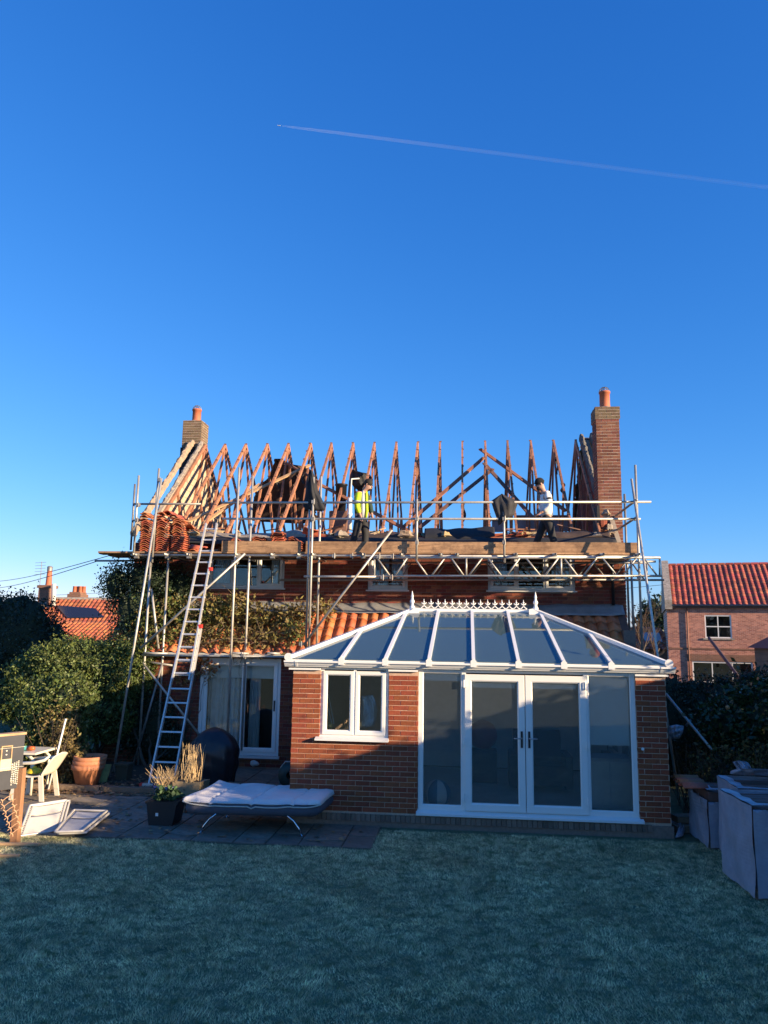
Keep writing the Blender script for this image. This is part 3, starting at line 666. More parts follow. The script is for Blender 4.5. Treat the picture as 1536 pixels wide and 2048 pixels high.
# orange inner brick courses showing at the eaves
for x0, x1 in ((-4.5, -3.2), (-1.3, -.1), (.2, 1.5), (3.3, 3.9), (4.1, 5.4)):
    obj('inner_brick_course', MB().box((x0, HY+.16, EAV+.05), (x1, HY+.26, EAV+.15+random.uniform(-.02, .03))), BRICKC, house)
# ------------------------------------------------------------------ windows of the house
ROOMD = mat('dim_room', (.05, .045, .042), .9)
NET = mat('net_curtain', (.80, .82, .82), .9, trans=.2)
def house_window(x0, x1, z0, z1, Y, n, nm='window', m=UPVC2):
    w = obj(nm, rect_frame(MB(), x0+.003, x1-.003, z0+.03, z1, Y+.05, Y+.13, .055), m, house)
    L = (x1-x0-.09)/n
    for k in range(n):
        a = x0+.045+k*L
        if k: obj('mullion', MB().box((a-.03, Y+.045, z0+.085), (a+.03, Y+.125, z1-.05)), m, w)
        if n == 1 or k != 1:
            obj('sash', bevel_frame(a+.012, a+L-.012, z0+.075, z1-.045, Y+.03, Y+.10, .062), m, w)
        obj('pane', MB().box((a+.02, Y+.075, z0+.09), (a+L-.02, Y+.081, z1-.06)), GLASSW, w)
    obj('sill', MB().prism([(-.05, z0-.005), (-.05, z0+.018), (.05, z0+.035), (.13, z0+.035), (.13, z0-.005)], lambda u, v, t: (t, Y+u, v), x0-.035, x1+.035), m, w)
    return w
for i, (x0, x1, z0, z1, n) in enumerate(UW):
    w = house_window(x0, x1, z0, z1, HY, n)
    obj('curtain', MB().grid(lambda u, v: (x0+.1+u*.35, HY+.36+.02*math.sin(u*40), z0+.1+v*.8), 24, 1), NET, w)
    obj('curtain', MB().grid(lambda u, v: (x1-.4+u*.3, HY+.36+.02*math.sin(u*40), z0+.1+v*.8), 24, 1), NET, w)
# patio doors
pdr = obj('patio_door', rect_frame(MB(), PD[0], PD[1], PD[2], PD[3], LY+.03, LY+.12, .075, .07), UPVC, house); pdr['label'] = 'white sliding patio doors behind the scaffold'
mid = (PD[0]+PD[1])/2+.07
obj('sash', bevel_frame(PD[0]+.07, mid+.03, PD[2]+.07, PD[3]-.07, LY+.065, LY+.11, .085), UPVC, pdr)
s2 = obj('sash', bevel_frame(mid-.03, PD[1]-.07, PD[2]+.07, PD[3]-.07, LY+.01, LY+.055, .09), UPVC, pdr)
obj('handle', MB().box((PD[1]-.135, LY-.012, 1.2), (PD[1]-.105, LY+.01, 1.42)), BLACK, s2)
obj('pane', MB().box((PD[0]+.14, LY+.085, PD[2]+.14), (mid-.04, LY+.09, PD[3]-.14)), GLASSW, pdr)
obj('pane', MB().box((mid+.05, LY+.03, PD[2]+.15), (PD[1]-.15, LY+.035, PD[3]-.15)), GLASSW, pdr)
obj('threshold', MB().box((PD[0]-.03, LY-.06, PD[2]-.05), (PD[1]+.03, LY+.12, PD[2])), UPVC2, pdr)
for a, b in ((PD[0]+.12, mid-.12), (mid+.08, PD[1]-.5)):
    obj('curtain', MB().grid(lambda u, v: (a+u*(b-a), LY+.28+.035*math.sin(u*38)+.01*math.sin(u*91), PD[2]+.05+v*1.85), 60, 1), NET, pdr, True)
obj('blind', MB().box((PD[0]+.1, LY+.2, 1.86), (PD[1]-.1, LY+.206, 2.25)), BLIND, pdr)
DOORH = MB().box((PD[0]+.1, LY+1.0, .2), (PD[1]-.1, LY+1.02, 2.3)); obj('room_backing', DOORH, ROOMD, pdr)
obj('downpipe', MB().tube((5.93, HY-.05, 3.55), (5.93, HY-.05, 4.9), .034, 10), BLACK, house, True)
obj('gutter', MB().prism([(-.06, 0), (-.045, -.05), (0, -.06), (.045, -.05), (.06, 0), (.05, 0), (0, -.05), (-.05, 0)], lambda u, v, t: (t, LY-.16+u, 2.40+v), HX0, -.05), UPVC2, house)
# ------------------------------------------------------------------ lean-to roof of pantiles
def pantile(Wd, Ln, m, amp=.032, n=10, th=.014, name='roof_tile'):
    pr = []
    for i in range(n+1):
        u = i/n; z = amp*(math.sin(2*math.pi*(u-.12)) if u < .62 else math.sin(2*math.pi*(u-.12)))
        pr.append((u*Wd*1.12, z))
    mb = MB(); top = [(x, 0, z) for x, z in pr]+[(x, Ln, z) for x, z in pr]; bot = [(x, y, z-th) for x, y, z in top]; N = n+1
    fs = [(i, i+1, N+i+1, N+i) for i in range(n)]+[(2*N+i, 3*N+i, 3*N+i+1, 2*N+i+1) for i in range(n)]+[(i, 2*N+i, 2*N+i+1, i+1) for i in range(n)]+[(N+i, N+i+1, 3*N+i+1, 3*N+i) for i in range(n)]
    fs += [(0, N, 3*N, 2*N), (n, 2*N+n, 3*N+n, N+n)]
    mb.add(top+bot, fs); me = bare(name, mb, m); me.polygons.foreach_set('use_smooth', [True]*len(me.polygons)); return me, mb
def tiled_roof(par, x0, x1, yb, zb, yt, zt, Wd, gauge, m, limit=300, prio=None, jit=.01, flip=False):
    """rows of pantiles from the eaves (yb,zb) up to (yt,zt)"""
    sl = math.hypot(yt-yb, zt-zb); ang = math.atan2(zt-zb, yt-yb); rows = int(sl/gauge+.5); g = sl/rows; cols = int((x1-x0)/Wd+.5)
    me, mb = pantile(Wd, g*1.22, m); T = []
    for r_ in range(rows):
        for c in range(cols):
            d = r_*g; T.append((x0+c*Wd, yb+math.cos(ang)*d, zb+math.sin(ang)*d+.012))
    if prio: T.sort(key=prio)
    po = wpos(par); ti = math.radians(2.2)
    for x, y, z in T[:limit]:
        piece('roof_tile', me, par, (x-po.x+random.uniform(-jit, jit)*.5, y-po.y, z-po.z+random.uniform(0, jit)*.5), (ang-ti, 0, random.uniform(-1, 1)*jit*.8))
    if T[limit:]:
        V = np.array(mb.v); Rm = np.array(Matrix.Rotation(ang-ti, 3, 'X')); V = V@Rm.T; base = np.array([f for f in mb.f]); k = len(V)
        VV = (V[None]+np.array(T[limit:])[:, None]).reshape(-1, 3); FF = (base[None]+np.arange(len(T)-limit)[:, None, None]*k).reshape(-1, 4)
        arr_mesh('roof_tiles', VV, FF, m, par, kind='stuff', smooth=True)
lt = obj('lean_to_roof', MB().prism([(LY-.2, 2.33), (HY, 3.39), (HY, 3.42), (LY-.2, 2.36)], lambda u, v, t: (t, u, v), HX0+.02, HX1-.06), PINED, house)
lt['label'] = 'lean-to roof of orange clay pantiles'
tiled_roof(lt, HX0+.02, HX1-.2, LY-.24, 2.40, HY-.14, 3.345, .236, .30, TILEB)
wavy_sheet(HX0, HX1-.08, [(HY-.24, 3.325), (HY-.18, 3.375), (HY-.06, 3.47), (HY-.015, 3.55)], LEAD, 'lead_flashing', house, 12, 160, .02)
# ------------------------------------------------------------------ scaffold
SY = 4.05
scaf = thing('scaffold', 'galvanised tube scaffold with board platform along the eaves of the house', 'scaffold', (0.5, SY, 0))
TR = .0245
def T(name, x0, y0, x1, y1, Y0=SY, Y1=None, m=STEEL, r=TR, ext=0.):
    a = at(x0, y0, Y=Y0); b = at(x1, y1, Y=Y0 if Y1 is None else Y1)
    return obj(name, MB().tube(a, b, r, 10), m, scaf, True)
def Tw(name, a, b, m=STEEL, r=TR): return obj(name, MB().tube(a, b, r, 10), m, scaf, True)
def vert(name, px, py0, py1, Y=SY, m=STEEL):
    """vertical standard through a pixel, from picture row py0 down to py1"""
    a = at(px, py0, Y=Y); lo, hi = -1., 12.
    b = Vector((a.x, a.y, 0))
    for z in np.linspace(a.z, -.0, 200):
        d = np.array([a.x, a.y, z])-CAM; yy = 1024-FPX*(d@CU)/(d@CF); b = Vector((a.x, a.y, z))
        if yy >= py1: break
    return Tw(name, a, b, m)
# guard rails and ledgers
T('guard_rail', 444, 1005.5, 1302, 1003.8, SY-.05); T('guard_rail', 446, 1037.5, 1281, 1038, SY-.05)
T('guard_rail', 268, 1008, 402, 1008, SY+1.15, m=STEELD); T('guard_rail', 266, 1041, 360, 1041, SY+1.15, m=STEELD)
T('ledger', 262, 1110, 1283, 1113.5, SY+.03); T('ledger', 190, 1121.5, 345, 1121.5, SY+1.1, m=STEELD)
T('ledger', 262, 1117, 760, 1119, SY+1.05, m=STEELD); T('ledger', 608, 1153, 752, 1153.5, SY-.04); T('ledger', 560, 1160, 1328, 1160, SY+1.15, m=STEELD)
# transoms; black disc on each closed lawn end stands in for the dark bore
zt = at(700, 1104, Y=SY).z
for px in (273, 335, 378, 475, 545, 598, 627, 726, 803, 881, 914, 1031, 1109, 1204, 1275):
    x = at(px, 1108, Y=SY).x; z = at(px, 1108, Y=SY-.18).z
    t = Tw('transom', (x, SY-.16-.05*random.random(), z), (x, 5.46, z))
    obj('coupler', MB().box((x-.045, SY-.02, z-.075), (x+.045, SY+.06, z+.035)), STEELD, t)
    obj('bore_disc', MB().tube((x, SY-.215, z), (x, SY-.212, z), .018, 10), BLACK, t)
# lattice beams
def lattice(Y, m, dz=0.):
    top = lambda px: at(px, 1113.5 if px < 1300 else 1113, Y=SY)
    def q(px, row): v = at(px, 1115.5 if row else 1152, Y=SY); return Vector((v.x, Y, v.z+dz))
    lb = Tw('lattice_beam', q(745, 1), q(1320, 1), m); lb['label'] = 'welded lattice beam'
    obj('chord', MB().tube(q(745, 0), q(1322, 0), TR, 10), m, lb, True)
    for px in (749, 932.5, 1122, 1319): obj('strut', MB().tube(q(px, 1), q(px, 0), .02, 8), m, lb, True)
    D = [(754, 1, 780, 0), (815, 1, 790, 0), (829, 1, 855, 0), (890, 1, 863, 0), (902, 1, 928, 0), (965, 1, 937, 0), (975, 1, 1003, 0), (1040, 1, 1013, 0), (1051, 1, 1081, 0), (1117, 1, 1089, 0), (1127, 1, 1155, 0), (1194, 1, 1166, 0), (1204, 1, 1234, 0), (1273, 1, 1245, 0), (1287, 1, 1314, 0)]
    for a, ra, b, rb in D: obj('diagonal', MB().tube(q(a, ra), q(b, rb), .018, 8), m, lb, True)
lattice(SY-.02, STEEL); lattice(SY+1.12, STEELD)
# standards
vert('standard', 478.5, 935, 1480, SY-.08); vert('standard', 505.5, 952, 1500, SY+.15)
vert('standard', 627.5, 954, 1302, SY-.08); T('standard', 621, 954, 612, 1298, SY-.02); vert('standard', 642.5, 953, 1290, SY+.2)
vert('standard', 834, 998, 1118, SY-.08); vert('standard', 1007.5, 1008, 1124, SY-.08)
vert('standard', 277.6, 951, 1104, SY); vert('standard', 270, 968, 1100, SY+1.2, STEELD)
T('standard', 318, 937, 304, 1125, SY-.02); Tw('raker', at(323, 957, Y=SY-.08), at(227, 1546, Z=.08))
vert('standard', 302, 1112, 1530, SY); vert('standard', 337, 1112, 1540, SY+.12)
T('brace', 303, 1178, 317, 1297, SY+.05); T('brace', 325, 1326, 264, 1541, SY-.05, m=STEELD)
T('brace', 281, 1297, 490, 1107, SY-.16); T('brace', 285, 1326, 402, 1474, SY-.12); T('brace', 607, 1290, 784, 1060, SY-.16)
vert('standard', 506, 952, 1000, SY-.1) if False else None
T('ledger', 284, 1310, 577, 1314, SY-.02); T('ledger', 284, 1322, 345, 1331, SY+.1, m=STEELD)
for px0, px1 in ((287, 335), (462, 498), (535, 560)): T('transom', px0, 1306, px1, 1307, SY-.08, SY+.05)
# right end
vert('standard', 1270.5, 930, 1310, SY); k2a = at(1263, 958, Y=SY-.04); Tw('raker', k2a, (6.36, 2.34, 0))
vert('standard', 1249, 988, 1300, SY+1.15, STEELD)
for py in (1004, 1038):
    a = at(1270, py, Y=SY+.05); Tw('guard_rail', (a.x-.02, SY-.2, a.z), (a.x-.02, 7.0, a.z+.02), STEELD)
for py in (1123, 1160):
    a = at(1300, py, Y=SY+1.15); Tw('ledger', (5.6, SY+1.15, a.z), (a.x+.12, SY+1.15, a.z), STEELD)
T('brace', 1332, 1388, 1424, 1500, 3.0, 1.7); T('brace', 1372, 1452, 1382, 1440, 2.5, 2.5, m=STEELD)
vert('standard', 1262, 1120, 1300, SY+.9, STEELD)
# couplers
for px, py, Y in ((320, 960, SY-.05), (627, 1004, SY-.08), (627, 1038, SY-.08), (834, 1038, SY-.08), (834, 1085, SY-.08), (1008, 1038, SY-.08), (1008, 1085, SY-.08), (1270, 1004, SY-.05), (1272, 1038, SY-.05), (1278, 1155, SY-.05), (474, 1124, SY-.12), (462, 1311, SY-.1), (487, 1310, SY), (602, 1288, SY-.12), (300, 1130, SY-.06), (277, 1010, SY), (275, 1040, SY), (765, 1155, SY-.06), (783, 1155, SY-.06), (668, 1112, SY), (704, 1112, SY), (758, 1113, SY-.05), (785, 1113, SY-.05)):
    c = at(px, py, Y=Y); obj('coupler', MB().box((c.x-.035, c.y-.05, c.z-.035), (c.x+.035, c.y+.03, c.z+.035)).tube((c.x+.02, c.y-.05, c.z-.06), (c.x+.02, c.y-.05, c.z+.06), .009, 6), STEELD, scaf)
# platform boards and toe boards
zP = at(700, 1104, Y=SY+.05).z-.02
def sboard(name, a, b, w, h, up): return obj(name, MB().bar(a, b, w, h, up), BOARD, scaf)
for k in range(5):
    y = SY+.16+k*.232; xs_ = [-5.25+random.uniform(-.25, .1), -1.35+random.uniform(-.1, .1), 2.4+random.uniform(-.1, .1), 6.15]
    for a, b in zip(xs_[:-1], xs_[1:]): sboard('platform_board', (a+.01, y, zP+random.uniform(0, .006)), (b-.01, y, zP+random.uniform(0, .006)), .222, .038, (0, 0, 1))
for k, (x0, x1) in enumerate(((444, 602), (612, 764.5), (763, 1006), (1007, 1275))):
    Y = SY+.06+.045*(k % 2); a, b = at(x0, 1092.5+k*.9, Y=Y), at(x1, 1094+k*.9, Y=Y); sboard('toe_board', a, b, .04, .235, (0, 0, 1))
sboard('platform_board', at(216, 1105, Y=SY+.3), at(300, 1109, Y=SY+.3), .2, .04, (0, 0, 1)); sboard('platform_board', at(236, 1109, Y=SY+.7), at(340, 1110, Y=SY+.7), .2, .04, (0, 0, 1))
for px, py, Y in ((265, 1541, SY-.05), (306, 1540, SY+.1)):
    c = at(px, py, Y=Y); obj('base_plate', MB().box((c.x-.2, c.y-.1, 0.01), (c.x+.2, c.y+.1, .05)), TIMBER, scaf)
# ------------------------------------------------------------------ aluminium extension ladder
lad = thing('extension_ladder', 'two-section aluminium ladder leaning from the patio to the scaffold', 'ladder', (-2.75, 1.9, 0))
lb0, rb0 = at(289, 1579, Z=.09), at(340, 1562, Z=.09); lb0 = Vector((-3.02, 1.95, .09)); rb0 = Vector((-2.56, 1.95, .09))
lt0, rt0 = at(411, 1050, Y=SY-.12), at(439, 1043, Y=SY-.12)
lt0 = Vector((lt0.x, SY-.12, lt0.z)); rt0 = Vector((rt0.x, SY-.12, lt0.z))
mid_ = lambda a, b, t: a+(b-a)*t
dirn = (lt0-lb0).normalized(); nrm_l = Vector((0, -dirn.z, dirn.y)).normalized()
if nrm_l.y > 0: nrm_l = -nrm_l
def section(t0, t1, inset, off, n):
    for a, b, s in ((lb0, lt0, 1), (rb0, rt0, -1)):
        sh = Vector((s*inset, 0, 0))+nrm_l*off
        obj('stile', MB().bar(mid_(a, b, t0)+sh, mid_(a, b, t1)+sh, .028, .068, nrm_l), ALU, lad)
    for k in range(n):
        t = t0+(t1-t0)*(k+.5)/n
        obj('rung', MB().bar(mid_(lb0, lt0, t)+nrm_l*off, mid_(rb0, rt0, t)+nrm_l*off, .03, .024, nrm_l), ALU, lad)
section(0, .56, 0, 0, 11); section(.36, 1.0, .035, .06, 13)
RED = mat('red_plastic', (.55, .04, .03), .5, var=.1)
for t in (.565, .80):
    c = mid_(rb0, rt0, t)+nrm_l*.05; obj('red_clip', MB().box(c-Vector((.03, .05, .035)), c+Vector((.03, .05, .035))), RED, lad)
obj('stabiliser_bar', MB().box((-3.14, 1.9, .05), (-2.28, 1.98, .125)), ALU, lad)
for x in (-3.18, -2.28): obj('end_cap', MB().box((x, 1.895, .045), (x+.05, 1.985, .13)), RED, lad)
# ------------------------------------------------------------------ loose tiles on the platform
LT, LTmb = pantile(.265, .34, TILE, .03, 10, .018, 'clay_pantile')
def loose(x, y, z, rot, label, group):
    o = bpy.data.objects.new('clay_pantile', LT); C.objects.link(o); o.location = (x, y, z); o.rotation_euler = rot; return tag(o, label, 'roof tile', group)
zb = zP+.02
TALL = ['old clay pantile in the tall stack at the open end of the scaffold', 'old clay pantile in the middle one of three tall stacks on the scaffold', 'old clay pantile in the tall stack beside the ladder top']
for s, (px, n) in enumerate(((279, 15), (311, 15), (343, 16))):
    x = at(px, 1100, Y=SY+.25).x
    for k in range(n):
        loose(x+random.uniform(-.012, .012), SY+.2+random.uniform(-.02, .02), zb+.035+k*.0465, (0, 0, random.uniform(-.05, .05)), TALL[s], 'tiles stacked at the open end of the scaffold')
for k, (px, py, rx, ry) in enumerate(((283, 1039, 0, .15), (283, 1033, .1, .1), (314, 1038, 0, .2), (316, 1032, .05, .25), (318, 1026, 0, .2), (345, 1036, 0, .3), (343, 1030, .05, .25), (284, 1027, .1, .2), (330, 1023, 0, .22))):
    p = at(px-4, py, Y=SY+.28); loose(p.x, p.y, p.z+.02, (rx, ry, random.uniform(-.2, .2)), 'tilted pantile lying loose on top of the tall stacks on the scaffold', 'loose tiles on the tall stacks')
for s, (px, py, n, ry) in enumerate(((459, 1080, 6, .08), (505, 1079, 5, -.2), (546, 1078, 7, -.35), (572, 1079, 6, .25))):
    for k in range(n):
        p = at(px, py, Y=SY+.45); up = Vector((math.sin(ry), 0, math.cos(ry)))
        q = Vector((p.x, p.y, zb+.06+(.1 if abs(ry) > .15 else .05)))+up*k*.045; loose(q.x+random.uniform(-.01, .01), q.y+random.uniform(-.03, .03), q.z, (.0, ry, random.uniform(-.05, .05)), 'reddish pantile in the low slumped heap behind the toe board', 'tiles slumped behind the toe board')
for k, (px, py) in enumerate(((378, 1098), (395, 1097), (640, 1060), (400, 1062))):
    p = at(px, py, Y=SY+.5); o = loose(p.x, p.y, max(p.z, zb+.05), (.2, .3*(-1)**k, k), 'single broken pantile lying flat near the ladder top', 'single tiles near the ladder top')
# ------------------------------------------------------------------ sheets of cloth and felt cut to an outline
def sheet(name, outline, place, t, m, seed=0, nu=16, nv=22, fold=.6, par=None, horiz=False, jag=0.):
    """row-monotone outline in picture coordinates -> a soft body with front and back; place(px,py,depth)"""
    rr = random.Random(seed); ys = [p[1] for p in outline]; y0, y1 = min(ys), max(ys); n = len(outline); rows = []
    ph = [rr.uniform(0, 6.3) for _ in range(6)]
    for j in range(nv+1):
        y = y0+(y1-y0)*(.002+.996*j/nv); xs_ = []
        for i in range(n):
            (xa, ya), (xb, yb_) = outline[i], outline[(i+1) % n]
            if (ya-y)*(yb_-y) < 0: xs_.append(xa+(xb-xa)*(y-ya)/(yb_-ya))
        rows.append((y, min(xs_)+rr.uniform(-jag, jag), max(xs_)+rr.uniform(-jag, jag)))
    V = []
    for side in (0, 1):
        for j, (y, a, b) in enumerate(rows):
            for i in range(nu+1):
                u = i/nu; e = math.sqrt(max(0, 1-(2*u-1)**2))*math.sqrt(max(0, math.sin(math.pi*min(1, .12+.88*j/nv))))
                f = fold*(math.sin(u*11+ph[0]+j*.12)+.7*math.sin(u*23+ph[1]-j*.2)+.6*math.sin(j*.7+ph[2]+u*4))*.35
                d = (-t*(e*(1+f)) if side == 0 else t*.5*e)
                V.append(place(a+(b-a)*u, y, d))
    mb = MB(); N = (nu+1)*(nv+1); fs = []
    for j in range(nv):
        for i in range(nu):
            a = j*(nu+1)+i; fs += [(a, a+nu+1, a+nu+2, a+1), (N+a, N+a+1, N+a+nu+2, N+a+nu+1)]
    mb.add(V, fs); o = obj(name, mb, m, par, True)
    bm = bmesh.new(); bm.from_mesh(o.data); bmesh.ops.remove_doubles(bm, verts=bm.verts, dist=.0008); bmesh.ops.recalc_face_normals(bm, faces=bm.faces); bm.to_mesh(o.data); bm.free()
    return o
def onY(Y): return lambda x, y, d: at(x, y, Y=Y+d)
JACK = mat('black_cloth', (.014, .015, .020), .8, var=.3, vs=9, bump=.4, bs=30)
tag(sheet('jacket', [(619, 938), (625, 941), (631, 956), (637, 985), (646, 1002), (651, 1018), (648, 1022), (636, 1020), (622, 1017), (612, 1022), (606, 1012), (611, 985), (613, 960)], onY(SY-.02), .10, JACK, 1), 'black jacket hung over the tops of two scaffold poles', 'jacket')
tag(sheet('jacket', [(1004, 987), (1012, 992), (1022, 996), (1034, 1001), (1036, 1006), (1031, 1020), (1027, 1033), (1017, 1034), (1008, 1040), (1001, 1050), (997, 1051), (993, 1036), (986, 1016), (982, 1002), (992, 995)], onY(SY-.02), .09, mat('grey_black_cloth', (.028, .027, .030), .8, var=.3, vs=9, bump=.4, bs=30), 2), 'dark grey jacket draped over the guard rail beside a short post', 'jacket')
# felt still hanging on the rear slope
nb = np.array([0, SL, 1.0])/math.hypot(1, SL)
def rear(x, y, d): return at_plane(x, y, np.array([0, RIDY, RIDZ])+nb*(-.12+d*.5), nb)
tag(sheet('roofing_felt', [(552, 917), (562, 917), (572, 926), (590, 930), (601, 940), (612, 932), (622, 944), (628, 985), (634, 1040), (606, 1048), (540, 1045), (492, 1040), (502, 1012), (512, 985), (520, 968), (533, 958), (542, 940), (546, 925)], rear, .16, FELTB, 3, 26, 34, 1.2, jag=3.), 'torn brown sheet of roofing felt hanging behind the trusses', 'roofing felt')
tag(sheet('roofing_felt', [(705, 938), (720, 944), (738, 947), (744, 955), (742, 975), (735, 985), (722, 985), (708, 975), (699, 962), (700, 950)], onY(8.6), .25, FELT, 4), 'heap of black roofing felt lodged among trusses behind the worker in yellow', 'roofing felt')
tk = thing('water_tank', 'small black cold-water tank between the trusses', 'water tank', at(682, 1005, Y=7.6))
c = at(682, 998, Y=7.6); obj('body', MB().lathe([(.0, c.z-.35), (.13, c.z-.35), (.15, c.z+.35), (.17, c.z+.36), (.17, c.z+.39), (.0, c.z+.41)], (c.x, c.y, 0), 18), BLACK, tk, True); obj('stand', MB().box((c.x-.26, c.y-.25, EAV), (c.x+.2, c.y+.25, c.z-.35)), PINED, tk)
wp = thing('vent_pipe', 'white plastic soil vent pipe beside the black tank', 'pipe', at(699, 1058, Y=6.6))
a, b = at(699, 1060, Y=6.6), at(700, 996, Y=6.6); wp_b = obj('pipe', MB().tube(a, b, .055, 12), UPVC, wp, True); obj('collar', MB().tube(mid_(a, b, .45), mid_(a, b, .52), .064, 12), UPVC, wp, True)
a, b = at(702, 975, Y=6.7), at(703, 958, Y=6.7); obj('thin_pipe', MB().path([at(701, 996, Y=6.65), a, b, at(718, 957, Y=6.9)], .02, 8), UPVC2, wp, True)
for k, (px0, py0, px1, py1, Y, lab) in enumerate(((984, 1036, 1008, 1064, 11.2, 'grey panel standing in the open loft behind the dark grey jacket'), (1032, 1030, 1140, 1063, 11.4, 'long grey panel standing in the open loft behind the worker in white'))):
    a, b = at(px0, py1, Y=Y), at(px1, py0, Y=Y); g = thing('loft_panel', lab, 'panel', ((a.x+b.x)/2, Y, a.z))
    obj('sheet', MB().box((a.x, Y, a.z), (b.x, Y+.02, b.z)), mat('grey_board', (.30, .29, .30), .85, var=.15), g); obj('batten', MB().box((a.x, Y-.03, b.z-.09), (b.x, Y-.001, b.z-.03)), PINED, g)
# ------------------------------------------------------------------ people
SKIN = mat('skin', (.46, .25, .17), .55, var=.08); HIVIS = mat('yellow_hi_vis', (.52, .68, .02), .7, var=.12, vs=14); HIV2 = mat('dark_green_jacket', (.020, .045, .035), .8, var=.2)
REFL = mat('reflective_tape', (.42, .43, .42), .35, var=.1); TROU = mat('dark_trousers', (.022, .022, .025), .85, var=.3, vs=10); WHITE = mat('white_fleece', (.72, .70, .66), .9, var=.08, vs=12, bump=.3, bs=25)
HAT = mat('black_knit', (.012, .012, .014), .95, var=.3, bump=.5, bs=90); HAIR = mat('dark_hair', (.022, .014, .010), .8, var=.3); GLOVE = mat('orange_glove', (.62, .22, .05), .7); BOOT = mat('worn_boot', (.05, .04, .035), .8)
def skin_mesh(name, nodes, edges, m, par=None, sub=2, loc=None):
    """nodes: key -> (Vector, radius or (rx,ry)); grown with a skin modifier and baked to a mesh"""
    ks = list(nodes); ix = {k: i for i, k in enumerate(ks)}; off = wpos(par)+(Vector(loc) if loc is not None else Vector((0, 0, 0)))
    me = bpy.data.meshes.new(name); me.from_pydata([Vector(nodes[k][0])-off for k in ks], [(ix[a], ix[b]) for a, b in edges], [])
    o = bpy.data.objects.new(name, me); C.objects.link(o); o.modifiers.new('skin', 'SKIN').use_smooth_shade = True
    for i, k in enumerate(ks):
        r = nodes[k][1]; r = (r, r) if not isinstance(r, tuple) else r; me.skin_vertices[0].data[i].radius = r; me.skin_vertices[0].data[i].use_root = (i == 0)
    s = o.modifiers.new('sub', 'SUBSURF'); s.levels = sub; s.render_levels = sub
    dg = bpy.context.evaluated_depsgraph_get(); nm = bpy.data.meshes.new_from_object(o.evaluated_get(dg)); bpy.data.objects.remove(o)
    nm.materials.clear(); nm.materials.append(m); nm.name = name
    nm.polygons.foreach_set('use_smooth', [True]*len(nm.polygons))
    o = bpy.data.objects.new(name, nm); C.objects.link(o); o.parent = par
    if loc is not None: o.location = loc
    return o
PZ = zP+.022
def J(px, py, Y): return at(px, py, Y=Y)
def Jz(px, Y, z): v = at(px, 1082, Y=Y); return Vector((v.x, Y, z))
def head(par, c, fwd, m_hair, hat, beard):
    """face features and hair on the head at c, looking along fwd"""
    f = Vector(fwd).normalized(); s = f.cross(Vector((0, 0, 1))).normalized(); u = s.cross(f)
    def ell(cc, r, n=10):
        mb = MB()
        def g(a, b):
            th, ph = a*2*math.pi, b*math.pi; return cc+f*(r[0]*math.sin(ph)*math.cos(th))+s*(r[1]*math.sin(ph)*math.sin(th))+u*(r[2]*math.cos(ph))
        return mb.grid(g, n, n)
    if hat: obj('beanie', ell(c+u*.045-f*.012, (.108, .094, .098), 14), HAT, par, True); obj('beanie_cuff', MB().path([c+u*.045-f*.01+f*.104*math.cos(a)+s*.09*math.sin(a) for a in np.linspace(0, 2*math.pi, 17)[:-1]], .016, 6, True), HAT, par, True)
    else: obj('hair', ell(c+u*.035-f*.022, (.104, .089, .100), 14), m_hair, par, True)
    if beard: obj('beard', ell(c+f*.045-u*.085, (.055, .058, .05), 10), m_hair, par, True)
    for k in (-1, 1):
        obj('eye', ell(c+f*.085+s*.031*k+u*.0, (.012, .012, .009), 8), BLACK, par, True)
        obj('ear', ell(c-f*.005+s*.082*k-u*.01, (.02, .01, .03), 8), SKIN, par, True)
    obj('nose', ell(c+f*.10-u*.028, (.022, .014, .022), 8), SKIN, par, True); obj('mouth', ell(c+f*.088-u*.062, (.01, .024, .006), 8), mat('lip', (.30, .11, .09), .5), par, True)
def hand(nodes, edges, w, d, side, pre):
    """five bent fingers leaving the palm"""
    d = d.normalized(); s = side.normalized(); n = d.cross(s).normalized(); palm = w+d*.075
    nodes[pre+'palm'] = (palm, (.028, .02)); edges.append((pre+'wrist', pre+'palm'))
    for k, (o, L) in enumerate(((-.027, .062), (-.009, .072), (.009, .068), (.026, .052))):
        a = palm+d*.028+s*o; b = a+d*L*.5+n*.012; c = b+d*L*.3+n*.03
        for nm, q, r in (('a', a, .0095), ('b', b, .0085), ('c', c, .007)): nodes[f'{pre}{k}{nm}'] = (q, r)
        edges += [(pre+'palm', f'{pre}{k}a'), (f'{pre}{k}a', f'{pre}{k}b'), (f'{pre}{k}b', f'{pre}{k}c')]
    a = w+d*.04-s*.035; b = a+d*.035-s*.022+n*.01; nodes[pre+'t1'] = (a, .011); nodes[pre+'t2'] = (b, .0085); edges += [(pre+'palm', pre+'t1'), (pre+'t1', pre+'t2')]
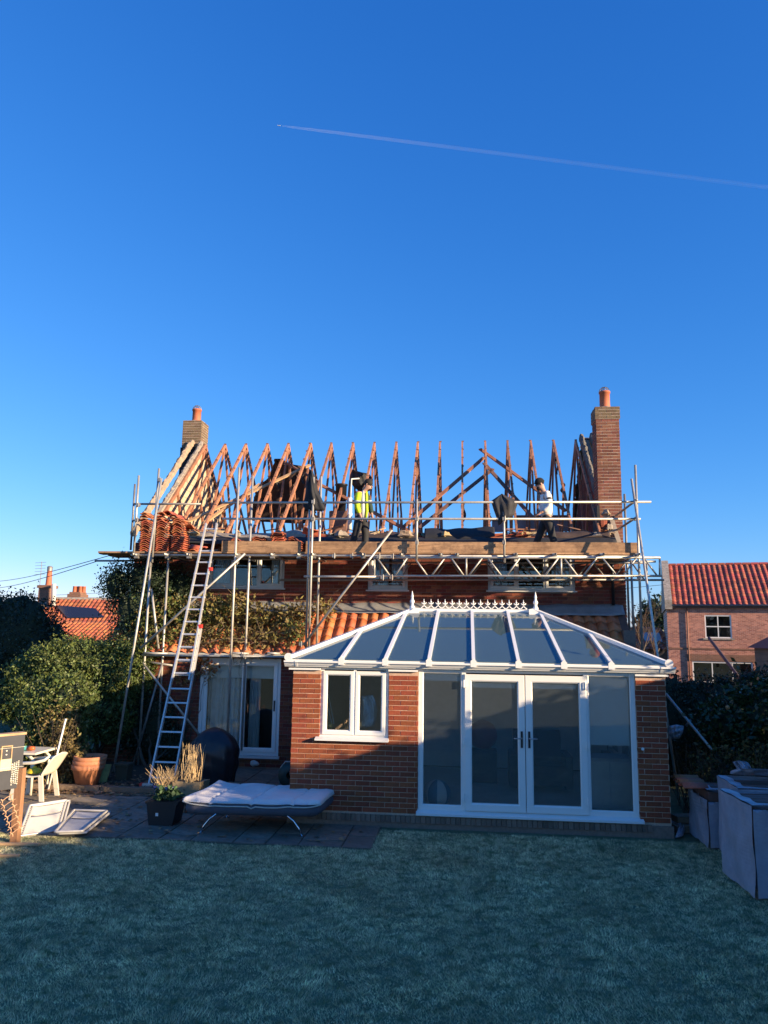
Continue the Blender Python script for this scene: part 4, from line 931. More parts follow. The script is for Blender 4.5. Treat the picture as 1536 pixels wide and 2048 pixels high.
def worker(label, K, fwd, upper, hat, beard, hair, hand_m):
    root = thing('person', label, 'person', ((K['ankN'].x+K['ankF'].x)/2, K['pel'].y, PZ), 'workers on the scaffold')
    N, E_ = {}, []
    N['pel'] = (K['pel'], (.125, .10)); N['chest'] = (K['chest'], (.14, .10)); N['neck'] = (K['neck'], .055); N['hd'] = (K['head'], (.082, .098)); N['top'] = (K['head']+Vector((0, 0, .07)), (.07, .08)); N['jaw'] = (K['head']+Vector(fwd)*.035-Vector((0, 0, .075)), .05)
    E_ += [('pel', 'chest'), ('chest', 'neck'), ('neck', 'hd'), ('hd', 'top'), ('hd', 'jaw')]
    for s in 'NF':
        N['sh'+s] = (K['sh'+s], .058); N['el'+s] = (K['el'+s], .042); N[s+'wrist'] = (K['wr'+s], .030); E_ += [('chest', 'sh'+s), ('sh'+s, 'el'+s), ('el'+s, s+'wrist')]
        N['hip'+s] = (K['hip'+s], .088); N['kn'+s] = (K['kn'+s], .062); N['an'+s] = (K['ank'+s], .042); N['toe'+s] = (K['ank'+s]+Vector(fwd)*.16-Vector((0, 0, .04)), (.04, .03)); E_ += [('pel', 'hip'+s), ('hip'+s, 'kn'+s), ('kn'+s, 'an'+s), ('an'+s, 'toe'+s)]
        hand(N, E_, K['wr'+s], K['wr'+s]-K['el'+s], Vector(fwd), s)
    body = skin_mesh('body', N, E_, SKIN, root)
    # trousers
    T_ = {'pel': (K['pel'], (.165, .13)), 'waist': (K['pel']+(K['chest']-K['pel'])*.25, (.16, .125))}; TE = [('pel', 'waist')]
    for s in 'NF':
        T_['hip'+s] = (K['hip'+s], .115); T_['mid'+s] = ((K['hip'+s]+K['kn'+s])/2, .105); T_['kn'+s] = (K['kn'+s], .085); T_['cf'+s] = ((K['kn'+s]*.45+K['ank'+s]*.55)+Vector((0, .01, 0)), .080); T_['an'+s] = (K['ank'+s]+Vector((0, 0, .0)), .074)
        TE += [('pel', 'hip'+s), ('hip'+s, 'mid'+s), ('mid'+s, 'kn'+s), ('kn'+s, 'cf'+s), ('cf'+s, 'an'+s)]
    skin_mesh('trousers', T_, TE, TROU, root)
    for s in 'NF':
        a = K['ank'+s]; skin_mesh('boot', {'h': (a-Vector(fwd)*.04-Vector((0, 0, .035)), (.05, .045)), 'm': (a+Vector(fwd)*.07-Vector((0, 0, .05)), (.05, .035)), 't': (a+Vector(fwd)*.18-Vector((0, 0, .055)), (.045, .03)), 'c': (a+Vector((0, 0, .05)), .055)}, [('h', 'm'), ('m', 't'), ('h', 'c')], BOOT, root)
    # upper garment: torso and sleeves
    U = {'hem': (K['pel']+Vector((0, 0, -.02)), (.175, .145)), 'wst': (K['pel']+(K['chest']-K['pel'])*.4, (.18, .15)), 'chest': (K['chest'], (.185, .15)), 'col': (K['neck']-Vector((0, 0, .03)), .085)}; UE = [('hem', 'wst'), ('wst', 'chest'), ('chest', 'col')]
    g = skin_mesh('jacket' if not hat else 'hoodie', U, UE, upper[0], root)
    for s in 'NF':
        S = {'a': (K['sh'+s]*.7+K['chest']*.3, .09), 'b': (K['sh'+s], .088), 'c': ((K['sh'+s]+K['el'+s])/2, .078), 'd': (K['el'+s], .070), 'e': (K['wr'+s]*.9+K['el'+s]*.1, .050)}
        sl_ = skin_mesh('sleeve', S, [('a', 'b'), ('b', 'c'), ('c', 'd'), ('d', 'e')], upper[1] if (hat or s == 'N') else upper[0], g)
        if hat: skin_mesh('sleeve_panel', {'a': (K['sh'+s]*.85+K['el'+s]*.15, .091), 'b': (K['sh'+s]*.45+K['el'+s]*.55, .083)}, [('a', 'b')], HAT, g)
        else:
            for t in (.62,): obj('reflective_band', MB().tube(K['sh'+s].lerp(K['el'+s], t), K['sh'+s].lerp(K['el'+s], t+.16), .083, 12, .08), REFL, g, True)
    head(root, K['head']+Vector((0, 0, .02)), fwd, hair, hat, beard)
    return root, g
# worker in the yellow jacket, looking down to the right
Y0 = 4.72
KA = dict(pel=J(721, 1033, Y0), chest=J(722, 998, Y0), neck=J(730, 981, Y0), head=J(737.5, 971, Y0), shN=J(717, 987, Y0-.17), shF=J(731, 987, Y0+.17), elN=J(714, 1012, Y0-.2), wrN=J(720, 1029, Y0-.2), elF=J(740, 1012, Y0+.17), wrF=J(744, 1030, Y0+.05), hipN=J(718, 1038, Y0-.09), hipF=J(726, 1038, Y0+.09), knN=J(712, 1066, Y0-.09), knF=J(731, 1066, Y0+.1), ankN=Jz(700, Y0-.08, PZ+.085), ankF=Jz(729, Y0+.1, PZ+.085))
rootA, gA = worker('worker in yellow hi-vis jacket looking down on the scaffold', KA, (.86, -.38, -.35), (HIV2, HIVIS), False, True, HAIR, GLOVE)
# front panel of the open jacket, tape and lanyard
obj('front_panel', MB().path([KA['neck']+Vector((-.02, -.13, -.03)), KA['chest']+Vector((.06, -.165, .05)), KA['pel']+Vector((.07, -.17, .1)), KA['pel']+Vector((.06, -.16, -.06))], [.02, .045, .05, .04], 8), REFL, gA, True)
obj('front_panel', MB().path([KA['neck']+Vector((.05, -.12, -.03)), KA['chest']+Vector((.14, -.12, .05)), KA['pel']+Vector((.16, -.12, .1)), KA['pel']+Vector((.14, -.12, -.06))], [.015, .03, .03, .025], 8), HIVIS, gA, True)
# worker in the white hoodie striding left
KB = dict(pel=J(1094, 1035, Y0), chest=J(1092, 1002, Y0), neck=J(1087, 983, Y0), head=J(1079, 970, Y0), shN=J(1096, 990, Y0-.17), shF=J(1088, 990, Y0+.17), elN=J(1100, 1013, Y0-.2), wrN=J(1084, 1024, Y0-.2), elF=J(1090, 1012, Y0+.2), wrF=J(1078, 1024, Y0+.05), hipN=J(1096, 1040, Y0-.09), hipF=J(1092, 1040, Y0+.09), knN=J(1103, 1066, Y0-.09), knF=J(1081, 1064, Y0+.1), ankN=Jz(1113, Y0-.08, PZ+.09), ankF=Jz(1066, Y0+.1, PZ+.085))
rootB, gB = worker('worker in white hoodie and black beanie striding along the scaffold', KB, (-.9, -.25, -.3), (WHITE, WHITE), True, True, HAIR, SKIN)
skin_mesh('hood', {'a': (KB['neck']+Vector((.03, -.10, -.035)), .035), 'b': (KB['neck']+Vector((.10, -.04, -.03)), (.05, .045)), 'd': (KB['neck']+Vector((.10, .04, -.03)), (.05, .045)), 'c': (KB['neck']+Vector((.03, .10, -.035)), .035)}, [('a', 'b'), ('b', 'd'), ('d', 'c')], WHITE, gB)
# ------------------------------------------------------------------ patio
SLAB = mat('paving_slab', (.20, .165, .125), .92, rnd=.28, var=.4, vs=5, bump=.5, bs=50, stain=(.075, .065, .035), sa=.8, ss=2.2)
pat = struct('patio', MB().box((-5.6, -1.27, -.05), (1.43, 4.38, .004)), mat('patio_joint', (.07, .06, .045), .95, var=.3))
sm_ = {}
x = -5.59; r_ = 0
while x < 1.4:
    w = random.choice([.6, .6, .45]) if x+.6 < 1.43 else 1.42-x
    y = -1.26-(.3 if r_ % 2 else 0)
    while y < 4.3:
        a, b = max(y, -1.26), min(y+.6, 4.36); y += .6
        if b-a < .05 or (x > .0 and a > -.1 and b > .2): continue
        k = (round(w, 2), round(b-a, 2))
        if k not in sm_: sm_[k] = bare('paving_slab', MB().prism([(.008, .008), (k[0]-.008, .008), (k[0]-.008, k[1]-.008), (.008, k[1]-.008)], lambda u, v, t: (u+(.004 if t > .0 and u < .1 else 0), v, t), -.01, .014), SLAB)
        piece('paving_slab', sm_[k], pat, (x, a, random.uniform(0, .005)), (random.uniform(-.004, .004), random.uniform(-.004, .004), 0))
    x += w; r_ += 1
# earth bed with fallen leaves behind a timber edging
bed = struct('flower_bed', MB().box((-7.2, 1.72, .0), (-2.35, 4.36, .075)), mat('bare_soil', (.045, .032, .022), .97, var=.4, vs=9, bump=1, bs=30, stain=(.09, .06, .03), sa=.5, ss=8))
nL = 1900; lx = np.concatenate([RNG.uniform(-6.5, -2.5, 1500), RNG.uniform(-5.2, 1.2, 400)]); ly = np.concatenate([1.3+RNG.gamma(1.6, .35, 1500), RNG.uniform(-1.2, 1.5, 400)]); lz = np.where(ly > 1.72, .085, .024)+RNG.uniform(0, .012, nL)
def leaf_quads(P, size, up=None, elong=1.7, fold=.25, rng=RNG):
    N = len(P); a = rng.normal(size=(N, 3)); a /= np.linalg.norm(a, axis=1)[:, None]
    if up is not None: a = a*(1-up[1])+np.array(up[0])*up[1]; a /= np.linalg.norm(a, axis=1)[:, None]
    t = rng.normal(size=(N, 3)); d = np.cross(a, t); d /= np.linalg.norm(d, axis=1)[:, None]; s = np.cross(a, d)
    z = (size*(.6+.8*rng.random(N)))[:, None]; V = np.empty((N, 4, 3))
    V[:, 0] = P-d*z*elong*.5; V[:, 1] = P+s*z*.5+a*z*fold*.5; V[:, 2] = P+d*z*elong*.5; V[:, 3] = P-s*z*.5+a*z*fold*.5
    return V.reshape(-1, 3), np.arange(N*4).reshape(-1, 4)
v_, f_ = leaf_quads(np.stack([lx, ly, lz], 1), .05, ((0, 0, 1), .8))
o = arr_mesh('fallen_leaves', v_, f_, mat('dead_leaf', (.26, .16, .08), .9, rnd=.5, hue=.02, var=.2), kind='stuff')
def sleeper(a, b, w, h, lab): 
    a, b = Vector(a), Vector(b); t = thing('timber_sleeper', lab, 'sleeper', ((a.x+b.x)/2, (a.y+b.y)/2, 0)); d = (b-a); L = d.length; n = max(1, int(L/1.2))
    for k in range(n): obj('beam', MB().bar(a+d*(k/n+.004)+Vector((0, 0, h/2+.005)), a+d*((k+1)/n-.004)+Vector((0, 0, h/2+.005)), w, h), TIMBER, t)
sleeper((-6.6, 1.64, .014), (-2.36, 1.64, .014), .12, .09, 'low timber edging along the leafy flower bed')
sleeper((-1.86, .30, .014), (-1.42, 2.0, .014), .26, .17, 'mossy timber sleeper edge under the planter of dry stalks')
# ------------------------------------------------------------------ sofa bed
sb_ = thing('sofa_bed', 'pale grey futon sofa bed folded flat on chrome legs on the patio', 'sofa bed', (-.35, -.3, 0))
MATT = mat('pale_grey_fabric', (.66, .63, .60), .9, var=.08, vs=4, bump=.25, bs=90); BASEF = mat('slate_grey_fabric', (.085, .09, .115), .9, var=.15, vs=5, bump=.2, bs=90)
FL, FR_, BR_, BL_ = Vector((-1.34, -.92, .42)), Vector((.63, -.80, .42)), Vector((.72, .42, .42)), Vector((-1.22, .30, .42))
def quilt(u, v, z0, puff, edge):
    p = FL.lerp(FR_, u).lerp(BL_.lerp(BR_, u), v)
    su = [0, .2, .5, .8, 1.0]; sv = [0, .5, 1.]
    du = min(abs(u-a) for a in su[1:-1]); dv = abs(v-.5)
    ed = min(u, 1-u, v, 1-v); z = z0+puff*min(1, (ed/.06))**.5
    z -= .026*math.exp(-(du/.010)**2)+.016*math.exp(-(dv/.012)**2)*(.4 if u < .2 or u > .8 else .7)
    z += .010*math.sin(v*55+3*math.sin(u*9))*math.exp(-(du/.10)**2)+.006*math.sin(u*17+v*9)
    z += .055*max(0, (abs(u-.5)-.36)/.14)**2+.03*max(0, (v-.75)/.25)**2*(abs(u-.5)*2)
    return Vector((p.x, p.y, p.z+z))
nu, nv = 96, 48; mb = MB()
top = [quilt(i/nu, j/nv, .015, .065, 0) for j in range(nv+1) for i in range(nu+1)]; bot = [Vector((p.x, p.y, .445)) for p in top]
NN = len(top); fs = []
for j in range(nv):
    for i in range(nu):
        a = j*(nu+1)+i; fs += [(a, a+1, a+nu+2, a+nu+1), (NN+a, NN+a+nu+1, NN+a+nu+2, NN+a+1)]
bd = [i for i in range(nu+1)]+[j*(nu+1)+nu for j in range(1, nv+1)]+[nv*(nu+1)+i for i in range(nu-1, -1, -1)]+[j*(nu+1) for j in range(nv-1, 0, -1)]
for a, b in zip(bd, bd[1:]+bd[:1]): fs.append((a, NN+a, NN+b, b))
mt = obj('mattress', mb.add(top+bot, fs), MATT, sb_, True); mt['label'] = 'pale quilted mattress pad'
obj('piping', MB().path([top[i]-Vector((0, 0, .035)) for i in bd[::3]], .010, 6, True), mat('cream_piping', (.50, .49, .43), .8), mt, True)
bs = MB(); rows = []
for z, g in ((.265, -.15), (.275, -.08), (.31, -.025), (.36, .0), (.41, -.012), (.445, -.03)):
    c4 = []
    ct = (FL+FR_+BR_+BL_)/4
    for k in range(48):
        t = k/48*4; i = int(t); f = t-i; q = [FL, FR_, BR_, BL_]; p = q[i].lerp(q[(i+1) % 4], f); p2 = ct+(p-ct)*(1+g)
        rd = .10*max(0, 1-min(f, 1-f)*5)**2
        p2 = p2+(ct-p2)*rd*.35; c4.append(Vector((p2.x, p2.y, z)))
    rows.append(c4)
vs = [v for r_ in rows for v in r_]; fs = [(j*48+k, j*48+(k+1) % 48, (j+1)*48+(k+1) % 48, (j+1)*48+k) for j in range(5) for k in range(48)]; fs += [tuple(range(47, -1, -1)), tuple(range(240, 288))]
obj('base', bs.add(vs, fs), BASEF, sb_, True)
CHR = mat('chrome', (.62, .62, .64), .15, 1., var=.03)
for a, s, y in ((-.86, -1, -.86), (.16, 1, -.80), (-.78, -1, .12), (.24, 1, .2)):
    obj('leg', MB().path([(a, y, .29), (a+s*.09, y, .22), (a+s*.17, y, .12), (a+s*.22, y, .02)], .014, 8), CHR, sb_, True).data
    obj('foot', MB().box((a+s*.22-.045, y-.02, .004), (a+s*.22+.045, y+.02, .024)), CHR, sb_)
# ------------------------------------------------------------------ pots and planters
def stalks(n, c, r, h, spread, seed, rad=.004):
    rr = random.Random(seed); mb = MB()
    for _ in range(n):
        a = rr.uniform(0, 6.28); d = r*math.sqrt(rr.random()); p = Vector((c[0]+d*math.cos(a), c[1]+d*math.sin(a), c[2])); L = h*rr.uniform(.4, 1.)
        q = p+Vector((rr.gauss(0, spread)*L, rr.gauss(0, spread)*L, L)); m_ = p.lerp(q, .5)+Vector((rr.gauss(0, .03), rr.gauss(0, .03), 0)); mb.path([p, m_, q], [rad, rad*.8, rad*.4], 4)
    return mb
STRAW = mat('dry_straw', (.50, .36, .19), .9, rnd=.25, var=.2)
SOIL = mat('pot_soil', (.035, .025, .018), .97, var=.3)
bp_ = thing('flower_pot', 'blue glazed pot with dry pale grass beside the sofa bed', 'flower pot', (-2.2, .72, 0))
obj('pot', MB().lathe([(.0, .016), (.17, .016), (.18, .03), (.215, .3), (.24, .33), (.24, .36), (.215, .36), (.2, .30), (.0, .29)], (-2.2, .72, 0), 24), mat('blue_glaze', (.012, .035, .16), .2, var=.2, vs=6), bp_, True)
obj('grass_tuft', stalks(150, (-2.2, .72, .30), .16, .38, .45, 5), STRAW, bp_)
qp = thing('planter', 'square timber planter of tall dry stalks on the sleeper edge', 'planter', (-1.81, .74, .18))
obj('box', MB().prism([(-.2, .185), (.2, .185), (.235, .43), (-.235, .43)], lambda u, v, t: (-1.81+u+t*.25, .74+t, v), -.14, .14), mat('mossy_planter', (.34, .25, .14), .9, var=.3, vs=5, bump=.4, stain=(.16, .15, .07), sa=.5), qp)
obj('soil', MB().box((-1.98, .63, .38), (-1.64, .85, .436)), SOIL, qp)
obj('stalks', stalks(90, (-1.81, .74, .42), .17, .62, .10, 6, .0045), STRAW, qp)
tp_ = thing('planter', 'black plastic trough of green leaves at the foot of the sofa bed', 'planter', (-1.80, -.35, 0))
obj('trough', MB().prism([(-.18, .016), (.18, .016), (.23, .32), (.25, .32), (.25, .355), (-.25, .355), (-.25, .32), (-.23, .32)], lambda u, v, t: (-1.80+u, -.35+t, v), -.19, .19), BLACK, tp_)
obj('soil', MB().box((-2.01, -.5, .34), (-1.59, -.2, .36)), SOIL, tp_)
obj('sticker', MB().box((-1.88, -.546, .15), (-1.84, -.541, .195)), UPVC, tp_)
rr = RNG; Pp = np.stack([rr.normal(-1.80, .09, 350), rr.normal(-.35, .08, 350), .37+np.abs(rr.normal(0, .06, 350))], 1); v_, f_ = leaf_quads(Pp, .05)
arr_mesh('leaves', v_, f_, mat('herb_leaf', (.05, .10, .035), .7, rnd=.4, var=.2, trans=.2), tp_)
tpot = []
for k, z in enumerate((.08, .155, .225)):
    c = (-4.15+.01*k, 1.86+.012*k, 0)
    t = obj('terracotta_pot', MB().lathe([(.0, z+.0), (.19, z), (.262, z+.27), (.285, z+.28), (.29, z+.36), (.265, z+.36), (.24, z+.27), (.175, z+.03), (.0, z+.03)], c, 28), TERRA, None, True, (c[0], c[1], z))
    tag(t, ['lowest of three nested terracotta pots on the flower bed', 'middle of three nested terracotta pots on the flower bed', 'topmost of three nested terracotta pots on the flower bed'][k], 'flower pot', 'nested terracotta pots')
pk = mat('mossy_plank', (.30, .29, .10), .9, var=.35, vs=6, bump=.3, stain=(.16, .13, .06), sa=.5)
a, b = at(205, 1572, Y=2.1), at(212, 1530, Y=2.25); one('plank', MB().bar((a.x-.02, 2.12, .08), (b.x, 2.3, b.z), .16, .03, (0, 1, 0)), pk, 'mossy short plank leaning beside the terracotta pots', 'plank', (a.x, 2.12, .08))
sp = thing('flower_pot', 'small brown square pot in the shaded bed near the ladder foot', 'flower pot', (-3.75, 2.5, .08)); obj('pot', MB().prism([(-.1, .08), (.1, .08), (.13, .36), (-.13, .36)], lambda u, v, t: (-3.75+u, 2.5+t, v), -.12, .12), mat('brown_pot', (.06, .05, .03), .9), sp); obj('rim', MB().prism([(-.14, .33), (.14, .33), (.14, .37), (-.14, .37)], lambda u, v, t: (-3.75+u, 2.5+t, v), -.14, .14), mat('brown_pot', (.06, .05, .03)), sp)
# ------------------------------------------------------------------ barbecue cover, hose reel
bq = thing('barbecue', 'covered barbecue under a black rain cover by the patio doors', 'barbecue', (-1.95, 2.5, 0))
def bqf(u, v):
    th = u*2*math.pi; c_, s_ = math.cos(th), math.sin(th); e = 3.2
    k = 1/(abs(c_)**e+abs(s_)**e)**(1/e); t = v
    w = .46 if t < .62 else .46*math.sqrt(max(0, 1-((t-.62)/.385)**2))*(1-.25*(t-.62)/.38)
    w *= (.80+.2*min(1, t/.35))
    fo = 1+.05*math.sin(th*5+1.3+t*2)*(1-t*.7)+.035*math.sin(th*13+3*t)*(1-t*.8)+.02*math.sin(t*23+th*3)+.012*math.sin(th*29+t*11)
    return (-2.03+w*k*c_*fo, 2.55+w*.68*k*s_*fo, .06+1.0*v+.02*math.sin(th*4)*(1-t)**3)
obj('cover', MB().grid(bqf, 72, 28), mat('black_rain_cover', (.016, .017, .022), .38, var=.3, vs=6, bump=.3, bs=14), bq, True)
for sx in (-.25, .25): obj('wheel_leg', MB().tube((-2.03+sx, 2.55, .016), (-2.03+sx, 2.55, .3), .02), BLACK, bq)
hr = thing('hose_reel', 'dark green garden hose reel against the conservatory side wall', 'hose reel', (-.45, 2.3, 0)); hc = Vector((-.48, 2.3, .3))
GREENP = mat('dark_green_plastic', (.012, .035, .028), .5)
obj('reel', MB().lathe([(.07, -.12), (.22, -.12), (.22, -.10), (.1, -.09), (.1, .09), (.22, .10), (.22, .12), (.07, .12)], (0, 0, 0), 20), GREENP, hr, True)
reel = hr.children[0] if hr.children else None
if reel: 
    for v in reel.data.vertices: x_, y_, z_ = v.co+wpos(hr); v.co = Vector((hc.x+x_, hc.y+z_, hc.z+y_))-wpos(hr)
obj('hose', MB().path([(hc.x+.13*math.cos(t), hc.y-.07+.14*t/25, hc.z+.13*math.sin(t)) for t in np.linspace(0, 25, 120)], .014, 6), mat('green_hose', (.02, .06, .04), .5), hr, True)
obj('handle_frame', MB().path([(hc.x-.22, hc.y, .016), (hc.x-.2, hc.y, .42), (hc.x-.12, hc.y, .52), (hc.x+.12, hc.y, .52), (hc.x+.2, hc.y, .42), (hc.x+.22, hc.y, .016)], .014, 8), STEELD, hr, True)
# a scrap of white plastic at the foot of the house wall
tag(sheet('plastic_scrap', [(501, 1522), (508, 1520), (516, 1524), (519, 1529), (514, 1532), (505, 1533), (500, 1529)], onY(4.2), .06, UPVC2, 9, 8, 8), 'crumpled white plastic scrap under the patio doors', 'plastic scrap')
# ------------------------------------------------------------------ garden chair, table, chalkboard, sunbeds
gc = thing('garden_chair', 'cream moulded plastic armchair on the patio', 'chair', (-4.55, .95, 0)); cx0, cy0 = -4.62, .95
def seatf(u, v): return (cx0-.24+u*.46, cy0-.24+v*.48, .43-.03*math.sin(math.pi*u)+.02*(v-.5)**2)
def solid_grid(fn, nu, nv, th):
    mb = MB(); T_ = [Vector(fn(i/nu, j/nv)) for j in range(nv+1) for i in range(nu+1)]; N = len(T_); B_ = [p+Vector(th) for p in T_]; fs = []
    for j in range(nv):
        for i in range(nu): a = j*(nu+1)+i; fs += [(a, a+1, a+nu+2, a+nu+1), (N+a, N+a+nu+1, N+a+nu+2, N+a+1)]
    bd = [i for i in range(nu+1)]+[j*(nu+1)+nu for j in range(1, nv+1)]+[nv*(nu+1)+i for i in range(nu-1, -1, -1)]+[j*(nu+1) for j in range(nv-1, 0, -1)]
    for a, b in zip(bd, bd[1:]+bd[:1]): fs.append((a, N+a, N+b, b))
    return mb.add(T_+B_, fs)
obj('seat', solid_grid(seatf, 10, 8, (0, 0, -.02)), PLASTW, gc, True)
def backf(u, v):
    w = .24+.02*math.sin(v*math.pi); z = .42+v*.36-.05*(2*u-1)**2*v; return (cx0+.20+v*.20+.03*(1-(2*u-1)**2), cy0+(2*u-1)*w, z)
obj('backrest', solid_grid(backf, 10, 10, (.016, 0, 0)), PLASTW, gc, True)
for s in (-1, 1):
    obj('armrest', MB().path([(cx0-.24, cy0+s*.27, .43), (cx0-.27, cy0+s*.275, .55), (cx0-.22, cy0+s*.28, .62), (cx0+.1, cy0+s*.28, .635), (cx0+.27, cy0+s*.26, .68), (cx0+.33, cy0+s*.22, .74)], [.022, .022, .026, .028, .026, .016], 8), PLASTW, gc, True)
    for sx, ex in ((-.22, -.27), (.20, .27)):
        obj('leg', MB().bar((cx0+sx, cy0+s*.22, .43), (cx0+ex, cy0+s*.25, .012), .075, .03, (0, 1, 0)), PLASTW, gc)
tb = thing('garden_table', 'cream plastic table with junk on top behind the armchair', 'table', (-5.15, 1.0, 0)); ta = Vector((-5.2, 1.42, .72))
obj('top', MB().box((-5.75, 1.05, .70), (-4.72, 1.75, .735)), PLASTW, tb)
for x_ in (-5.65, -4.80):
    for y_ in (1.14, 1.66): obj('leg', MB().path([(x_+(.12 if x_ < -5 else -.12), y_, .69), (x_, y_, .60), (x_, y_, .3), (x_, y_, .014)], [.035, .026, .024, .02], 8), PLASTW, tb, True)
jb = thing('toy_bottle', 'teal and orange plastic bottle lying on the cream table', 'bottle', (-4.98, 1.25, .74)); obj('body', MB().tube((-5.25, 1.25, .78), (-4.98, 1.25, .78), .038, 12), mat('teal_plastic', (.05, .30, .28), .4), jb, True); obj('cap', MB().tube((-4.98, 1.25, .78), (-4.86, 1.25, .78), .045, 12, .03), mat('orange_plastic', (.55, .12, .03), .4), jb, True)
yl = thing('toy', 'bright yellow plastic toy on the armchair seat', 'toy', (-4.65, .93, .44)); obj('shell', MB().lathe([(.13, .435), (.13, .46), (.09, .50), (.02, .515), (.0, .515)], (-4.65, .93, 0), 16), mat('yellow_plastic', (.65, .50, .02), .4), yl, True); obj('knob', MB().lathe([(.03, .51), (.035, .53), (0, .55)], (-4.65, .93, 0), 10), mat('yellow_plastic', (.65, .5, .02)), yl, True)
a, b = at(105, 1545, Y=1.6), at(131, 1441, Y=1.75); pp = thing('parasol_pole', 'slim white parasol pole leaning by the armchair', 'pole', (a.x, a.y, .0)); g0 = a+(a-b)*((a.z-.02)/(b.z-a.z)); obj('shaft', MB().tube(g0, b, .017, 10), UPVC, pp, True); obj('tip', MB().tube(b, b+(b-a).normalized()*.03, .022, 8), UPVC, pp, True)
# chalkboard on posts
cb = thing('chalkboard', 'black chalkboard with pale frames fixed to brown timber posts', 'chalkboard', (-3.6, -1.7, 0))
SLATE = mat('slate_board', (.045, .047, .055), .7, var=.2, vs=4)
pA = Vector((-3.36, -1.70, 0)); pB = Vector((-3.86, -2.25, 0))
obj('post', MB().box((pA.x-.05, pA.y-.045, 0), (pA.x+.05, pA.y+.045, .98)), POSTW, cb); obj('post', MB().box((pB.x-.05, pB.y-.045, 0), (pB.x+.05, pB.y+.045, 1.42)), POSTW, cb)
d = Vector((-.42, -.62, 0)).normalized(); e0 = Vector((-3.40, -1.66, 0)); nn = Vector((d.y, -d.x, 0)); nn = nn if nn.y < 0 or nn.x > 0 else -nn
if nn.dot(Vector((CAM[0], CAM[1], 0))-e0) < 0: nn = -nn
def cbp(s, z, o=0.): return e0+d*s+nn*o+Vector((0, 0, z))
def slab(s0, s1, z0, z1, o0, o1): return MB().add([cbp(s0, z0, o0), cbp(s1, z0, o0), cbp(s1, z1, o0), cbp(s0, z1, o0), cbp(s0, z0, o1), cbp(s1, z0, o1), cbp(s1, z1, o1), cbp(s0, z1, o1)], [(0,1,2,3),(7,6,5,4),(0,4,5,1),(1,5,6,2),(2,6,7,3),(3,7,4,0)])
bd_ = obj('board', slab(0, .75, .72, 1.42, .05, .068), SLATE, cb); obj('top_rail', slab(-.02, .77, 1.42, 1.45, -.06, .07), PINEL, cb)
for s in (.16, .38):
    q = MB()
    for a0, a1, z0, z1 in ((s, s+.15, 1.28, 1.295), (s, s+.015, 1.12, 1.28), (s+.135, s+.15, 1.12, 1.28)):
        b_ = slab(a0, a1, z0, z1, .07, .08); q.add(b_.v, b_.f)
    fq = obj('frame', q, PINEL, bd_); obj('card', slab(s, s+.15, .97, 1.12, .07, .078), mat('cream_card', (.62, .52, .34), .8), bd_)
    for zz in (1.17, 1.22): obj('dot', slab(s+.065, s+.085, zz, zz+.015, .069, .073), PLASTW, fq)
for z_ in (1.26, 1.0): obj('string', slab(-.01, .76, z_, z_+.004, .08, .083), PLASTW, bd_)
rr = random.Random(3)
for col in range(4):      # columns of small chalk strokes, too small to read
    q = MB(); z_ = 1.08-.01*col
    while z_ > .78:
        h = rr.uniform(.008, .02); b_ = slab(.05+col*.027, .05+col*.027+rr.uniform(.012, .02), z_-h, z_, .0685, .0705); q.add(b_.v, b_.f); z_ -= h+.012
    obj('chalk_writing', q, PLASTW, bd_)
# climbing-frame rope net
q = MB(); R0 = at(2, 1600, Y=-2.1); R1 = at(24, 1672, Y=-1.85); 
for off in (Vector((0, 0, 0)), Vector((.09, .04, .07))):
    q.path([R0.lerp(R1, t)+off+Vector((.015*math.sin(t*40), 0, .008*math.cos(t*40))) for t in np.linspace(0, 1, 40)], .007, 5)
for t in np.linspace(.05, .95, 7): q.path([R0.lerp(R1, t)+Vector((-.03, 0, -.02)), R0.lerp(R1, t)+Vector((.05, .02, .05)), R0.lerp(R1, t)+Vector((.13, .05, .10))], .006, 5)
one('rope_net', q, mat('orange_rope', (.60, .35, .20), .8, rnd=.1), 'knotted orange rope net slung between the chalkboard posts', 'rope net', tuple(R1))
for k, (px0, px1, py, lab) in enumerate(((0, 78, 1688, 'long pale timber batten lying on frosty grass at the post foot'), (0, 38, 1711, 'short pale timber batten lying alone on sunlit grass'))):
    a, b = at(px0-40, py-1, Z=.03), at(px1, py+1, Z=.03); one('batten', MB().bar(a, b, .05, .03), PINEL, lab, 'batten', tuple((a+b)/2))
